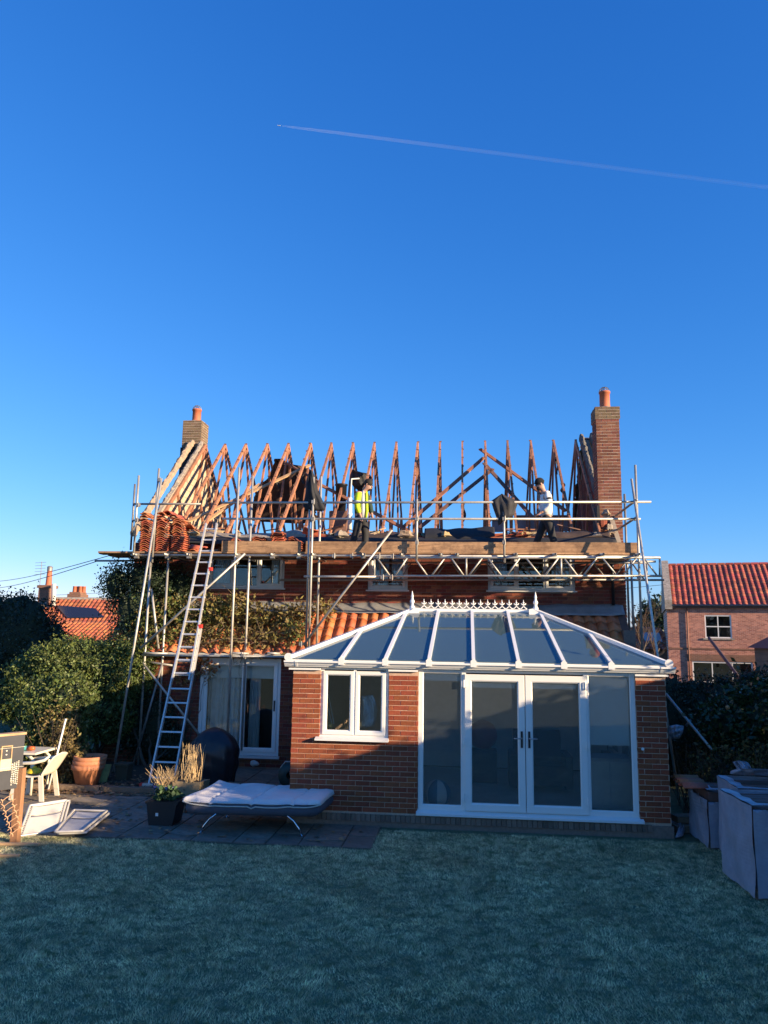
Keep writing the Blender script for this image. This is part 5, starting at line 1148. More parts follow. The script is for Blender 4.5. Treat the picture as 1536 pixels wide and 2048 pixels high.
# sun loungers folded on the patio
LGR = mat('grey_textilene', (.45, .43, .41), .75, var=.12, vs=6, bump=.3, bs=160); FRAME = mat('pale_frame', (.56, .53, .48), .4, .3)
def lounger(label, quad, h):
    A, B, Cc, D = [Vector(q) for q in quad]; t = thing('sun_lounger', label, 'sun lounger', tuple((A+B+Cc+D)/4-Vector((0, 0, ((A+B+Cc+D)/4).z))), 'folded sun loungers')
    for lay_ in range(2):
        o = Vector((.03*lay_, .04*lay_, -h*.3*lay_))
        fr_ = obj('frame', MB().path([A+o, A.lerp(B, .06)+o, A.lerp(B, .94)+o, B+o, B.lerp(Cc, .06)+o, B.lerp(Cc, .94)+o, Cc+o, Cc.lerp(D, .06)+o, Cc.lerp(D, .94)+o, D+o, D.lerp(A, .06)+o, D.lerp(A, .94)+o], .017, 8, True), FRAME, t, True)
        for v0, v1 in ((.05, .62), (.66, .95)):
            def fn(u, v): u = .06+u*.88; v = v0+(v1-v0)*v; p = A.lerp(B, u).lerp(D.lerp(Cc, u), v); return p+o+Vector((0, 0, -.012*math.sin(math.pi*u)))
            obj('fabric', solid_grid(fn, 10, 10, (0, 0, -.006)), LGR, t, True)
        if lay_ == 0:
            for k in range(16):
                v = .08+k*.055
                for e in (0, 1): pe = (A if e == 0 else B).lerp(D if e == 0 else Cc, v); pi = A.lerp(B, .07 if e == 0 else .93).lerp(D.lerp(Cc, .07 if e == 0 else .93), v); obj('lacing', MB().tube(pe, pi, .005, 5), FRAME, fr_)
    n_ = (B-A).cross(D-A).normalized(); n_ = n_ if n_.z > 0 else -n_
    for p, q in ((A.lerp(D, .3), B.lerp(Cc, .3)), (A.lerp(D, .75), B.lerp(Cc, .75))):
        obj('cross_leg', MB().path([p, p+(q-p)*.02-n_*h*.8, q-(q-p)*.02-n_*h*.8, q], .014, 8), FRAME, t, True)
lounger('folded grey sun lounger propped against the armchair legs', (at(38, 1672, Z=.03), at(116, 1661, Z=.03), at(133, 1600, Z=.36), at(60, 1611, Z=.36)), .05)
lounger('folded grey sun lounger lying flat in front of the propped one', (at(110, 1664, Z=.10), at(165, 1662, Z=.10), at(214, 1622, Z=.14), at(148, 1620, Z=.14)), .10)
# ------------------------------------------------------------------ things inside the conservatory, behind its glass
DKF0 = mat('dark_stool', (.05, .045, .05), .9)
b1 = thing('beach_ball', 'large red beach ball behind the french doors', 'ball', (3.0, 2.9, .19)); 
def ball(par, c, r, m, nm='skin'): obj(nm, MB().lathe([(r*math.sin(t), r*(1-math.cos(t))) for t in np.linspace(0, math.pi, 17)], c, 24), m, par, True)
ball(b1, (3.0, 2.9, .75), .27, mat('red_vinyl', (.30, .02, .04), .4)); obj('stool', MB().box((2.75, 2.7, .19), (3.25, 3.1, .76)), DKF0, b1)
b2 = thing('beach_ball', 'blue and white striped ball behind the side pane of the french doors', 'ball', (2.20, .55, .19))
for k in range(8):
    a0, a1 = math.pi*k/4, math.pi*(k+1)/4; r = .21
    obj('gore', MB().grid(lambda u, v: (2.24+r*math.sin(v*math.pi)*math.sin(a0+(a1-a0)*u), .55+r*math.sin(v*math.pi)*math.cos(a0+(a1-a0)*u)*.98, .40+r*math.cos(v*math.pi)), 5, 12), mat('white_vinyl', (.6, .62, .62), .4) if k % 2 else mat('blue_vinyl', (.03, .14, .25), .4), b2, True)
bag = tag(sheet('plastic_bag', [(727, 1390), (735, 1394), (745, 1389), (751, 1398), (755, 1420), (753, 1440), (748, 1452), (738, 1456), (724, 1455), (720, 1430), (722, 1405), (719, 1394)], onY(.22), .10, mat('pale_blue_plastic', (.42, .50, .56), .35, var=.25, vs=14, bump=.8, bs=22), 5, 20, 20, 1.3), 'stuffed pale blue plastic bag behind the casement window', 'bag')
st = thing('garden_canes', 'pair of thin pale canes with a small yellow toy behind the left casement', 'canes', (.6, .2, 1.3)); obj('cane', MB().tube(at(668, 1448, Y=.25), at(656, 1385, Y=.3), .007, 6), UPVC2, st); obj('cane', MB().tube(at(664, 1448, Y=.25), at(654, 1408, Y=.3), .007, 6), UPVC2, st); c = at(659, 1450, Y=.2); obj('duck', MB().lathe([(0, -.06), (.05, -.05), (.055, 0), (.03, .04), (0, .055)], tuple(c), 12), mat('dull_yellow', (.5, .36, .12), .5), st, True)
rm = thing('armchair', 'dark upholstered armchair inside the conservatory', 'armchair', (4.0, 2.4, .19)); DKF = mat('dark_upholstery', (.05, .045, .05), .9, var=.2)
obj('seat', MB().box((3.55, 2.0, .3), (4.4, 2.8, .62)), DKF, rm); obj('backrest', MB().box((3.55, 2.7, .62), (4.4, 2.9, 1.15)), DKF, rm)
for x_ in (3.45, 4.4): obj('arm', MB().box((x_, 2.0, .25), (x_+.12, 2.85, .8)), DKF, rm)
cz = thing('cabinet', 'low white cabinet beside the right window inside the conservatory', 'cabinet', (4.95, 1.2, .19)); obj('carcass', MB().box((4.6, .9, .19), (5.3, 1.5, .95)), mat('white_paint', (.5, .5, .5), .6), cz); obj('door', MB().box((4.62, .88, .25), (4.93, .899, .9)), UPVC2, cz); obj('door', MB().box((4.96, .88, .25), (5.28, .899, .9)), UPVC2, cz)
# ------------------------------------------------------------------ pallets of new tiles, right
WRAP = mat('shrink_wrap', (.40, .375, .42), .3, var=.22, vs=5, bump=.6, bs=14, alpha=.86); WRAPC = mat('clear_wrap', (.5, .5, .53), .25, var=.1, alpha=.45)
GREYT = mat('dark_tile_edge', (.10, .085, .10), .7, rnd=.2); NEWT = mat('new_brown_tile', (.18, .085, .06), .65, rnd=.2, var=.2)
def pallet(label, x0, y0, w, d, h, rot, wraph, open_front=True, sticker=False, redtop=False):
    t = thing('tile_pallet', label, 'pallet', (x0, y0, 0), 'shrink-wrapped pallets of roof tiles'); R_ = Matrix.Rotation(rot, 3, 'Z'); off = Vector((x0, y0, 0))
    def tr(mb): mb.v = [tuple(R_@Vector(v)+off) for v in mb.v]; return mb
    for y in (0.05, d/2, d-.05):
        obj('bearer', tr(MB().box((0, y-.05, .0), (w, y+.05, .09))), TIMBER, t)
    for k in range(6): obj('deck_board', tr(MB().box((k*w/6+.01, 0, .092), ((k+1)*w/6-.03, d, .112))), TIMBER, t)
    # packed tiles on edge in courses
    nr = 2; hh = (h-.12)/nr
    for r_ in range(nr):
        n = 14
        for k in range(n):
            z0 = .115+r_*hh; obj('tile_pack', tr(MB().box((.03, .04+k*(d-.08)/n, z0), (w-.03, .04+(k+1)*(d-.08)/n-.012, z0+hh-.02-random.uniform(0, .012)))), NEWT if r_ == nr-1 or redtop else GREYT, t)
    # wrap: ribbed sides
    def wrapside(p, q, z0, z1, m, jag=0., ribs=True):
        p, q = Vector(p), Vector(q); nrm_ = Vector(((q-p).y, -(q-p).x, 0)).normalized()
        def f(u, v):
            zz = z0+(z1-z0)*v
            if v > .99 and jag: zz -= jag*(.5+.5*math.sin(u*21)+.3*math.sin(u*47))
            if v < .01: zz += .008*math.sin(u*17)
            rb = (.0022*math.sin(zz*150+3*math.sin(u*4))*(1 if .12 < u < .88 else .2)+.006*math.sin(u*7+zz*5)*math.sin(zz*9-u*6)) if ribs else .004*math.sin(u*9+zz*11)
            flare = .012*max(0, .15-v)/.15
            return R_@(p.lerp(q, u)+nrm_*(.012+rb+flare+.008*math.sin(u*9+v*7)))+off+Vector((0, 0, zz))
        return obj('wrap', MB().grid(f, 24, 70 if ribs else 12), m, t, True)
    wl = wrapside((0, d, 0), (0, 0, 0), .03, wraph, WRAP, 0 if not redtop else .12)
    wrapside((0, 0, 0), (w, 0, 0), .03, wraph-.02, WRAPC if open_front else WRAP, .05, not open_front)
    wrapside((w, 0, 0), (w, d, 0), .03, wraph, WRAP); wrapside((w, d, 0), (0, d, 0), .03, wraph, WRAP)
    # folded edge of the wrap on top
    def topf(u, v):
        s = [(0, 0), (0, d), (w, d)]; p = Vector((0+v*.12+.012*math.sin(u*19)*v, u*d, h+.008+.004*math.sin(u*13+v*3))); return R_@p+off
    obj('wrap_flap', MB().grid(topf, 24, 4), WRAP, t, True)
    obj('wrap_flap', MB().grid(lambda u, v: R_@Vector((u*w, v*.10+.012*math.sin(u*17)*v, h+.010+.004*math.sin(u*11)))+off, 24, 4), WRAP, t, True)
    if sticker: obj('paper_label', tr(MB().box((-.026, .28, .62), (-.022, .44, .86))), UPVC, wl)
    return t
pallet('tall shrink-wrapped tile pallet with a white paper label', 6.09, -1.55, 1.05, .92, .99, math.radians(-2), 1.0, True, True)
pallet('ribbed white wrapped tile pallet beside the labelled one', 5.88, -2.62, 1.1, .95, 1.0, math.radians(3), 1.0, False)
pallet('low half-emptied tile pallet with torn wrap and red tiles on top', 6.00, -.55, .95, .80, .78, math.radians(2), .66, False, False, True)
nt = thing('plastic_bag', 'crumpled white plastic sheeting on top of the wrapped pallets', 'plastic sheeting', (6.7, -1.2, 1.0)); sh_ = sheet('crumple', [(1466, 1522), (1478, 1521), (1496, 1524), (1505, 1540), (1530, 1538), (1560, 1538), (1560, 1553), (1520, 1552), (1470, 1550), (1459, 1548), (1462, 1541), (1474, 1538), (1466, 1526)], onY(-.75), .16, WRAP, 8, 22, 14, 1.0, nt)
tag(sheet('plastic_sheeting', [(1318, 1642), (1330, 1645), (1362, 1648), (1372, 1655), (1366, 1672), (1350, 1675), (1357, 1660), (1345, 1653), (1325, 1649)], lambda x, y, d: at(x, y, Z=.05)+Vector((0, 0, -d*.6)), .12, WRAP, 12, 16, 14, 1.0), 'torn white plastic sheeting on the ground by the low pallet', 'plastic sheeting')
tag(sheet('rubble_bag', [(1338, 1452), (1352, 1449), (1368, 1452), (1366, 1465), (1358, 1478), (1345, 1478), (1337, 1470)], onY(2.0), .18, mat('white_woven_sack', (.34, .36, .40), .8, bump=.6, bs=20), 13), 'pale woven sack hanging beside the right scaffold raker', 'sack')
one('plank_stack', MB().bar((5.75, .35, .06), (6.6, .6, .06), .2, .1).bar((5.8, .5, .17), (6.7, .72, .17), .22, .09), TIMBER, 'short timber offcuts on the ground beside the conservatory pier', 'timber', (6.2, .5, 0))
for k in range(4):
    o = bpy.data.objects.new('clay_pantile', LT); C.objects.link(o); o.location = (6.05+.012*k, -.45+.18*k, .815+.012*(k % 2)); o.rotation_euler = (0, 0, 1.57); tag(o, 'new red pantile laid on top of the low half-emptied pallet', 'roof tile', 'red tiles on the low pallet')
# ------------------------------------------------------------------ foliage
def lump_core(clumps, s=.72, n=14):  # solid dark lumps standing in for the shaded inside of leaf clumps
    mb = MB()
    for c, r in clumps:
        def f(u, v):
            th, ph = u*2*math.pi, v*math.pi; k = s*(1+.12*math.sin(3*th+c[0]*5)+.1*math.sin(4*ph+c[1]*3+2*th))
            return (c[0]+r[0]*k*math.sin(ph)*math.cos(th), c[1]+r[1]*k*math.sin(ph)*math.sin(th), max(.0, c[2]+r[2]*k*math.cos(ph)))
        mb.grid(f, n, n//2)
    return mb
def leaves_in(clumps, dens, size, elong=1.7, up=None, seed=0, sub=7, zmin=.03, shell=.62):
    """leaf quads gathered into twiggy sub-clusters through each clump's outer volume"""
    rg = np.random.default_rng(seed); Vs, Fs, o = [], [], 0
    for c, r in clumps:
        area = 4*math.pi*((r[0]*r[1])**1.6/3+(r[0]*r[2])**1.6/3+(r[1]*r[2])**1.6/3)**(1/1.6); n = int(area*dens)
        k = max(1, n//sub); d = rg.normal(size=(k, 3)); d /= np.linalg.norm(d, axis=1)[:, None]
        rad = shell+(1.06-shell)*rg.random(k)**.6+.07*np.sin(d[:, 0]*7+c[0])*np.sin(d[:, 2]*6+c[1])
        P = np.array(c)+d*np.array(r)*rad[:, None]
        P = np.repeat(P, sub, 0)+rg.normal(size=(k*sub, 3))*size*1.7
        # sprigs that stand out from the outline
        ks_ = max(1, k//14); d2 = rg.normal(size=(ks_, 3)); d2 /= np.linalg.norm(d2, axis=1)[:, None]; q0 = np.array(c)+d2*np.array(r)*(.95+.1*rg.random(ks_))[:, None]; dd = d2+rg.normal(size=(ks_, 3))*.5+np.array([0, 0, .15]); tt = rg.random((ks_, 7))*size*6
        P = np.concatenate([P, (q0[:, None]+dd[:, None]*tt[:, :, None]+rg.normal(size=(ks_, 7, 3))*size*.35).reshape(-1, 3)])
        P = P[P[:, 2] > zmin]
        v, f = leaf_quads(P, size, up, elong, .3, rg); Vs.append(v); Fs.append(f+o); o += len(v)
    return np.concatenate(Vs), np.concatenate(Fs)
def stems(par, base, tops, r, m, nm='stem', seed=0):
    rr = random.Random(seed); mb = MB()
    for t in tops:
        b, t = Vector(base)+Vector((rr.uniform(-.06, .06), rr.uniform(-.06, .06), 0)), Vector(t); n = 7; pts = [b.lerp(t, i/n)+Vector((rr.uniform(-1, 1), rr.uniform(-1, 1), rr.uniform(-.5, .5)))*.06*(t-b).length*.5*(1 if 0 < i < n else 0) for i in range(n+1)]
        mb.path(pts, [r*(1-.75*i/n) for i in range(n+1)], 6)
    return obj(nm, mb, m, par, True)
BARK = mat('bark', (.10, .075, .055), .95, var=.3, vs=9, bump=.6, bs=30)
LF1 = mat('leaf_green', (.115, .15, .038), .55, rnd=.42, hue=.025, var=.15, trans=.25)
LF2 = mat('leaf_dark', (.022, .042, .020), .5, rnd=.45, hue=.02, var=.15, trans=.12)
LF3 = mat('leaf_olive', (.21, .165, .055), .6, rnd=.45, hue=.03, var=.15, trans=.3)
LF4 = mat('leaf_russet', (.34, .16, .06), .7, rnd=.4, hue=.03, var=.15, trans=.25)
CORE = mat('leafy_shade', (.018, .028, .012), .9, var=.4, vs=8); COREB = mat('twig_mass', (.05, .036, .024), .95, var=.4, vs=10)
def plant(name, label, cat, base, clumps, dens, size, lf, group=None, stem_r=.04, core=.7, coremat=None, seed=0, elong=1.7, nst=6, up=None, sub=7, crown='foliage', stemname='stem'):
    t = thing(name, label, cat, base, group)
    if core: obj('shade_core', lump_core(clumps, core), coremat or CORE, t, True, kind='stuff')
    v, f = leaves_in(clumps, dens, size, elong, up, seed, sub); arr_mesh(crown, v, f, lf, t)
    rr = random.Random(seed); stems(t, base, [rr.choice(clumps)[0] if i >= len(clumps) else clumps[i][0] for i in range(min(nst, max(3, len(clumps))))], stem_r, BARK, stemname, seed)
    return t
# big sunlit evergreen bush beside the flower bed
cl = [((-4.45, 3.3, 2.0), (.85, .7, .62)), ((-5.2, 3.25, 2.05), (.85, .7, .62)), ((-5.95, 3.3, 1.75), (.75, .6, .6)), ((-3.95, 3.5, 2.05), (.4, .5, .5)), ((-6.55, 3.25, 1.35), (.45, .4, .35)), ((-4.6, 3.2, 1.25), (.75, .65, .6)), ((-5.35, 3.2, 1.2), (.6, .55, .6)), ((-5.7, 3.1, 2.25), (.45, .4, .3)), ((-4.1, 3.3, 2.42), (.5, .45, .25))]
cl = [(tuple(CAM+(np.array(c)-CAM)*1.065), tuple(x_*1.065 for x_ in r)) for c, r in cl]
cl += [((-4.95, 2.3, .85), (.45, .3, .75)), ((-5.3, 2.5, 1.45), (.65, .45, .5)), ((-4.85, 2.35, 1.5), (.5, .35, .45)), ((-5.5, 2.4, .7), (.45, .35, .6))]
plant('evergreen_bush', 'big sunlit green bush spilling over the flower bed behind the armchair', 'bush', (-5.2, 4.3, .05), cl, 1500, .032, LF1, seed=1, elong=2.1, stem_r=.05, core=.72, sub=9)
# dead stems and sandy twiggy skirt at its base
tw = thing('dry_undergrowth', 'tangle of dry brown twigs and leaves at the foot of the green bush', 'undergrowth', (-4.8, 2.05, .08)); cl2 = [((-4.8, 2.0, .6), (.36, .14, .5)), ((-4.55, 1.98, .4), (.3, .12, .35)), ((-4.85, 2.05, 1.05), (.36, .16, .4))]
v, f = leaves_in(cl2, 900, .030, 2.6, None, 4, 5); arr_mesh('dry_leaves', v, f, mat('dry_leaf', (.20, .155, .055), .8, rnd=.45, hue=.02, trans=.2), tw); obj('twigs', stalks(130, (-4.8, 2.1, .1), .25, 1.3, .18, 11, .005), BARK, tw)
# dark shaded shrubs between bush and house
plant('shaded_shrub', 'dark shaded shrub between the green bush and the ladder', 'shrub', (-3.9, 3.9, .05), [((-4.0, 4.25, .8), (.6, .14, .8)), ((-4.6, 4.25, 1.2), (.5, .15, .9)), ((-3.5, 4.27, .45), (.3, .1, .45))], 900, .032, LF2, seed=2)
# ivy on the house corner
plant('ivy', 'dark ivy climbing the left end wall of the house', 'ivy', (-5.0, 4.55, .05), [((-4.85, 4.9, 3.3), (.55, .5, .7)), ((-4.55, 4.9, 4.05), (.65, .45, .45)), ((-3.9, 5.2, 3.9), (.45, .25, .45)), ((-4.7, 4.75, 2.5), (.6, .45, .6)), ((-5.25, 4.9, 3.9), (.4, .4, .5)), ((-4.1, 5.05, 3.1), (.6, .35, .4))], 800, .036, LF2, seed=3, elong=1.3, core=.6)
# twiggy climber over the lean-to, yellowing leaves
cl = []
for px, py, rx, rz in ((300, 1240, .4, .35), (345, 1225, .4, .35), (395, 1235, .42, .34), (440, 1228, .4, .32), (480, 1238, .42, .32), (520, 1235, .4, .3), (560, 1238, .38, .3), (595, 1228, .36, .25), (335, 1280, .4, .26), (400, 1272, .38, .24), (455, 1275, .36, .2), (510, 1278, .3, .2), (548, 1280, .25, .2), (645, 1215, .28, .16), (425, 1205, .3, .16), (480, 1205, .35, .16), (300, 1290, .35, .3), (385, 1296, .25, .12), (425, 1296, .25, .11), (470, 1297, .25, .11), (530, 1296, .22, .12), (575, 1294, .2, .12), (590, 1262, .25, .2)):
    p = at(px, py, Y=4.75 if py < 1250 else 4.45); cl.append((tuple(p), (rx, .28, rz)))
cli = thing('climbing_plant', 'yellowing climber sprawling over the lean-to above the patio doors', 'climber', (-3.3, 4.3, .1))
v, f = leaves_in(cl, 300, .044, 2.2, ((0, -.5, -.5), .25), 9, 6, shell=.2); arr_mesh('foliage', v, f, LF3, cli)
v, f = leaves_in(cl[:4]+cl[8:9]+cl[-1:], 260, .042, 1.8, None, 10, 6, shell=.2); arr_mesh('foliage', v, f, LF1, cli)
q = MB(); rr = random.Random(5)
for _ in range(90):
    a = Vector(rr.choice(cl)[0])+Vector((rr.gauss(0, .2), -.12+rr.gauss(0, .1), rr.gauss(0, .12))); pts = [a]; d = Vector((rr.choice((-1, 1))*rr.uniform(.4, 1), rr.uniform(-.3, .1), rr.uniform(-.35, .35)))
    for _k in range(5): d = d+Vector((rr.gauss(0, .25), rr.gauss(0, .15), rr.gauss(0, .3))); pts.append(pts[-1]+d*.12)
    q.path(pts, [.007, .0065, .006, .005, .004, .003], 4)
obj('vine_stems', q, mat('vine_stem', (.20, .14, .085), .9, rnd=.2), cli); stems(cli, (-3.35, 4.3, .1), [cl[8][0], cl[9][0], cl[2][0]], .03, BARK, 'stem', 6)
cl = [(tuple(at(px, py, Y=4.36)), (.2, .06, .09)) for px, py in ((402, 1325), (395, 1343), (370, 1352), (362, 1362), (420, 1340))]
rl = thing('climbing_plant', 'russet leaf cluster on the brick wall left of the patio doors', 'climber', (-3.2, 4.36, 1.6)); v, f = leaves_in(cl, 420, .045, 1.6, None, 12, 5, shell=.1); arr_mesh('foliage', v, f, LF4, rl); stems(rl, (-3.3, 4.37, .1), [c[0] for c in cl], .012, BARK, 'stem', 7)
# dark hedge far left, in the shadow of the house
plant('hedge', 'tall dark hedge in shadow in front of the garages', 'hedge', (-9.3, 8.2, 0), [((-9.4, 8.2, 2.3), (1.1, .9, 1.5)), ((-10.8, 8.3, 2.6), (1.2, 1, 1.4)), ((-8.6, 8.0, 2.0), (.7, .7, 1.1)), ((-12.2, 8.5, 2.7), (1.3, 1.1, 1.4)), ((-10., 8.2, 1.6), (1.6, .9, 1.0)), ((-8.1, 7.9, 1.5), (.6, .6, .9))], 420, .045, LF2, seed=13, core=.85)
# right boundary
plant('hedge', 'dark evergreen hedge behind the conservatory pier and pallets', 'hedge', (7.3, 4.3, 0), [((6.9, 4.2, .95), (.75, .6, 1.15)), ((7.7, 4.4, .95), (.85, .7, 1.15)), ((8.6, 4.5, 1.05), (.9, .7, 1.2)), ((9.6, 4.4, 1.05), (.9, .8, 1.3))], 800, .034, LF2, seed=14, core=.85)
plant('laurel_bush', 'glossy laurel bush with sunlit leaves beyond the wrapped pallets', 'bush', (7.6, 2.6, 0), [((7.35, 2.5, 1.25), (.55, .5, .6)), ((7.9, 2.4, 1.35), (.6, .55, .75)), ((8.6, 2.6, 1.3), (.7, .6, .9)), ((7.6, 2.2, .7), (.6, .45, .6))], 620, .052, mat('laurel_leaf', (.04, .07, .022), .28, rnd=.4, hue=.02, trans=.15), seed=15, core=.8, elong=2.0)
und = thing('bramble', 'dead brown bramble stems in front of the laurel bush', 'bramble', (7.0, 1.3, 0)); obj('stems', stalks(260, (6.95, 1.5, 0), .75, 1.15, .28, 21, .006), mat('bramble_stem', (.12, .07, .04), .9, rnd=.4), und); v, f = leaves_in([((7.0, 1.5, .7), (.6, .4, .45)), ((7.6, 1.4, .75), (.5, .4, .45))], 380, .035, 1.8, None, 22, 5); arr_mesh('dry_leaves', v, f, mat('bramble_leaf', (.17, .12, .035), .8, rnd=.5, hue=.03, trans=.2), und)
fr = thing('fruit', 'small round pale orange fruit among the laurel leaves', 'fruit', tuple(at(1455, 1415, Y=1.85))); c = at(1455, 1415, Y=1.85); ball(fr, (c.x, c.y, c.z-.035), .036, mat('orange_skin', (.55, .25, .09), .5)); obj('stalk', MB().tube((c.x, c.y, c.z+.035), (c.x+.01, c.y+.1, c.z+.12), .005, 5), BARK, fr)
# boundary hedge that runs on beside and behind the photographer; it shades the lawn
for k in range(8):
    y = .2-2.0*k; cx_ = 8.9+.15*math.sin(k*2.1); hh = 3.02+.12*math.sin(k*1.7)+(.1 if k < 1 else 0)
    plant('boundary_hedge', 'tall clipped hedge along the garden boundary beside the lawn', 'hedge', (cx_, y, 0), [((cx_, y-.5, hh-.75), (.6, 1.0, .78)), ((cx_, y+.5, hh-.75), (.6, 1.0, .75)), ((cx_, y, 1.1), (.75, 1.35, 1.25))], 190, .07, LF2, 'boundary hedge', seed=30+k, core=.92)
def tree(label, base, h, cr, seed, lf=LF2, group=None):
    rr = random.Random(seed); b = Vector(base); cl = [((b.x+rr.gauss(0, cr*.42), b.y+rr.gauss(0, cr*.42), h*.45+rr.random()*h*.42), (cr*rr.uniform(.4, .6),)*2+(cr*rr.uniform(.35, .5),)) for _ in range(9)]
    t = thing('garden_tree', label, 'tree', base, group); v, f = leaves_in(cl, 120, .11, 1.7, None, seed, 7); arr_mesh('crown', v, f, lf, t); obj('shade_core', lump_core(cl, .7), CORE, t, True, kind='stuff')
    obj('trunk', MB().path([b, b+Vector((.05, .05, h*.25)), b+Vector((0, .1, h*.5)), b+Vector((.1, 0, h*.8))], [.16, .13, .09, .03], 8), BARK, t, True); stems(t, b+Vector((0, 0, h*.3)), [c[0] for c in cl[:6]], .06, BARK, 'branch', seed); return t
tree('leafy tree on the boundary beyond the pallets, outside the lawn', (12.8, 1.5, 0), 5.9, 1.9, 51)
# ------------------------------------------------------------------ neighbouring buildings
def brick_tex(name, c1, c2, mo, sx, sy=None):
    m = bpy.data.materials.new(name); m.use_nodes = True; t = m.node_tree; N = t.nodes; L = t.links; b = N['Principled BSDF']; b.inputs['Roughness'].default_value = .9
    tc = N.new('ShaderNodeTexCoord'); mp = N.new('ShaderNodeMapping'); mp.inputs['Rotation'].default_value = (math.pi/2, 0, 0); L.new(tc.outputs['Object'], mp.inputs[0])
    br = N.new('ShaderNodeTexBrick'); br.inputs['Color1'].default_value = (*c1, 1); br.inputs['Color2'].default_value = (*c2, 1); br.inputs['Mortar'].default_value = (*mo, 1); br.inputs['Scale'].default_value = 1.; br.inputs['Brick Width'].default_value = .225; br.inputs['Row Height'].default_value = .075; br.inputs['Mortar Size'].default_value = .007
    L.new(mp.outputs[0], br.inputs['Vector']); nz = N.new('ShaderNodeTexNoise'); nz.inputs['Scale'].default_value = 1.5; nz.inputs['Detail'].default_value = 6; L.new(tc.outputs['Object'], nz.inputs['Vector'])
    mr = N.new('ShaderNodeMapRange'); mr.inputs[3].default_value = .7; mr.inputs[4].default_value = 1.3; L.new(nz.outputs[0], mr.inputs[0]); hs = N.new('ShaderNodeHueSaturation'); L.new(br.outputs[0], hs.inputs['Color']); L.new(mr.outputs[0], hs.inputs['Value']); L.new(hs.outputs[0], b.inputs['Base Color'])
    bp = N.new('ShaderNodeBump'); bp.inputs['Strength'].default_value = .5; bp.inputs['Distance'].default_value = .01; L.new(br.outputs['Fac'], bp.inputs['Height']); bp.invert = True; L.new(bp.outputs[0], b.inputs['Normal']); return m
BT1 = brick_tex('far_brick_pink', (.56, .24, .16), (.30, .115, .08), (.50, .38, .30), 1); BT2 = brick_tex('far_brick_brown', (.25, .12, .075), (.18, .09, .06), (.24, .18, .13), 1)
NY = 37.0
p0 = at(1333, 1212, Y=NY); eav = at(1400, 1211, Y=NY).z; NX0, NX1 = p0.x, p0.x+13
nb_ = thing('neighbour_house', 'pink-red brick house with new red pantile roof beyond the hedge', 'house', (NX0, NY, 0))
w1 = at(1408, 1276, Y=NY); w2 = at(1456, 1231, Y=NY); g1 = at(1384, 1352, Y=NY); g2 = at(1497, 1324, Y=NY)
U1 = (w1.x, w2.x, w1.z, w2.z); G1 = (g1.x, g2.x, g2.z-1.25, g2.z)
mbn = MB(); wall_around(mbn, NX0, NX1, 0, eav, NY, NY+.3, [U1, G1]); mbn.box((NX0, NY+.3, 0), (NX0+.3, NY+8.6, eav)); obj('wall', mbn, BT1, nb_)
obj('string_course', MB().box((NX0, NY-.03, at(1400, 1299, Y=NY).z), (NX1, NY, at(1400, 1299, Y=NY).z+.1)), BT2, nb_)
obj('eaves_board', MB().box((NX0+.1, NY-.18, eav-.16), (NX1, NY, eav+.04)), mat('dark_fascia', (.09, .07, .07), .6), nb_)
def far_window(par, o, Y, nx, nz, sillm, t=.07):
    w = obj('window', rect_frame(MB(), o[0], o[1], o[2], o[3], Y+.02, Y+.1, t), UPVC, par)
    for i in range(1, nx): x_ = o[0]+(o[1]-o[0])*i/nx; obj('glazing_bar', MB().box((x_-.03, Y+.025, o[2]+t), (x_+.03, Y+.09, o[3]-t)), UPVC, w)
    for i in range(1, nz): z_ = o[2]+(o[3]-o[2])*i/nz; obj('glazing_bar', MB().box((o[0]+t, Y+.015, z_-.03), (o[1]-t, Y+.088, z_+.03)), UPVC, w)
    for i in range(nx):
        for j in range(nz): obj('pane', MB().box((o[0]+t*.5+(o[1]-o[0]-t)*i/nx, Y+.06, o[2]+t*.5+(o[3]-o[2]-t)*j/nz), (o[0]+t*.5+(o[1]-o[0]-t)*(i+1)/nx-.01, Y+.065, o[2]+t*.5+(o[3]-o[2]-t)*(j+1)/nz-.01)), GLASSW, w)
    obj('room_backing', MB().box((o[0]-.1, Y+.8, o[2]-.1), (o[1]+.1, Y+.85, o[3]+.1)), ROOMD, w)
    obj('sill', MB().box((o[0]-.15, Y-.06, o[2]-.1), (o[1]+.15, Y+.05, o[2]-.002)), sillm, w); return w
far_window(nb_, U1, NY, 2, 2, STONE); far_window(nb_, G1, NY, 3, 1, STONE, .08)
obj('brick_arch', MB().prism([(G1[0]-.25, G1[3]+.01), (G1[1]+.25, G1[3]+.01), (G1[1]+.35, G1[3]+.42), (G1[0]-.35, G1[3]+.42)], lambda u, v, t: (u, NY+t, v), -.02, .02), BT2, nb_)
rz_ = at(1450, 1131, Y=NY+4.2).z; obj('gutter', MB().tube((NX0+.3, NY-.3, eav-.02), (NX1, NY-.3, eav-.02), .06, 8), mat('grey_gutter', (.12, .11, .11), .5), nb_, True); obj('downpipe', MB().tube((NX0+1.15, NY-.06, 0), (NX0+1.15, NY-.06, eav-.05), .04, 8), mat('brown_pipe', (.20, .10, .07), .6), nb_, True)
nr_ = obj('roof', MB().prism([(NY-.2, eav), (NY+4.2, rz_-.06), (NY+8.6, eav)], lambda u, v, t: (t, u, v), NX0+.3, NX1), TILEN, nb_)
tiled_roof(nr_, NX0+.3, NX1, NY-.3, eav+.03, NY+4.1, rz_-.05, .33, .32, TILEN, 300, prio=lambda T_: (T_[0] > at(1545, 1200, Y=NY).x, T_[2], T_[0]))
for k in range(24): obj('ridge_tile', MB().tube((NX0+.35+k*.5, NY+4.2, rz_-.02), (NX0+.82+k*.5, NY+4.2, rz_-.02), .12, 8), TILEN, nr_)
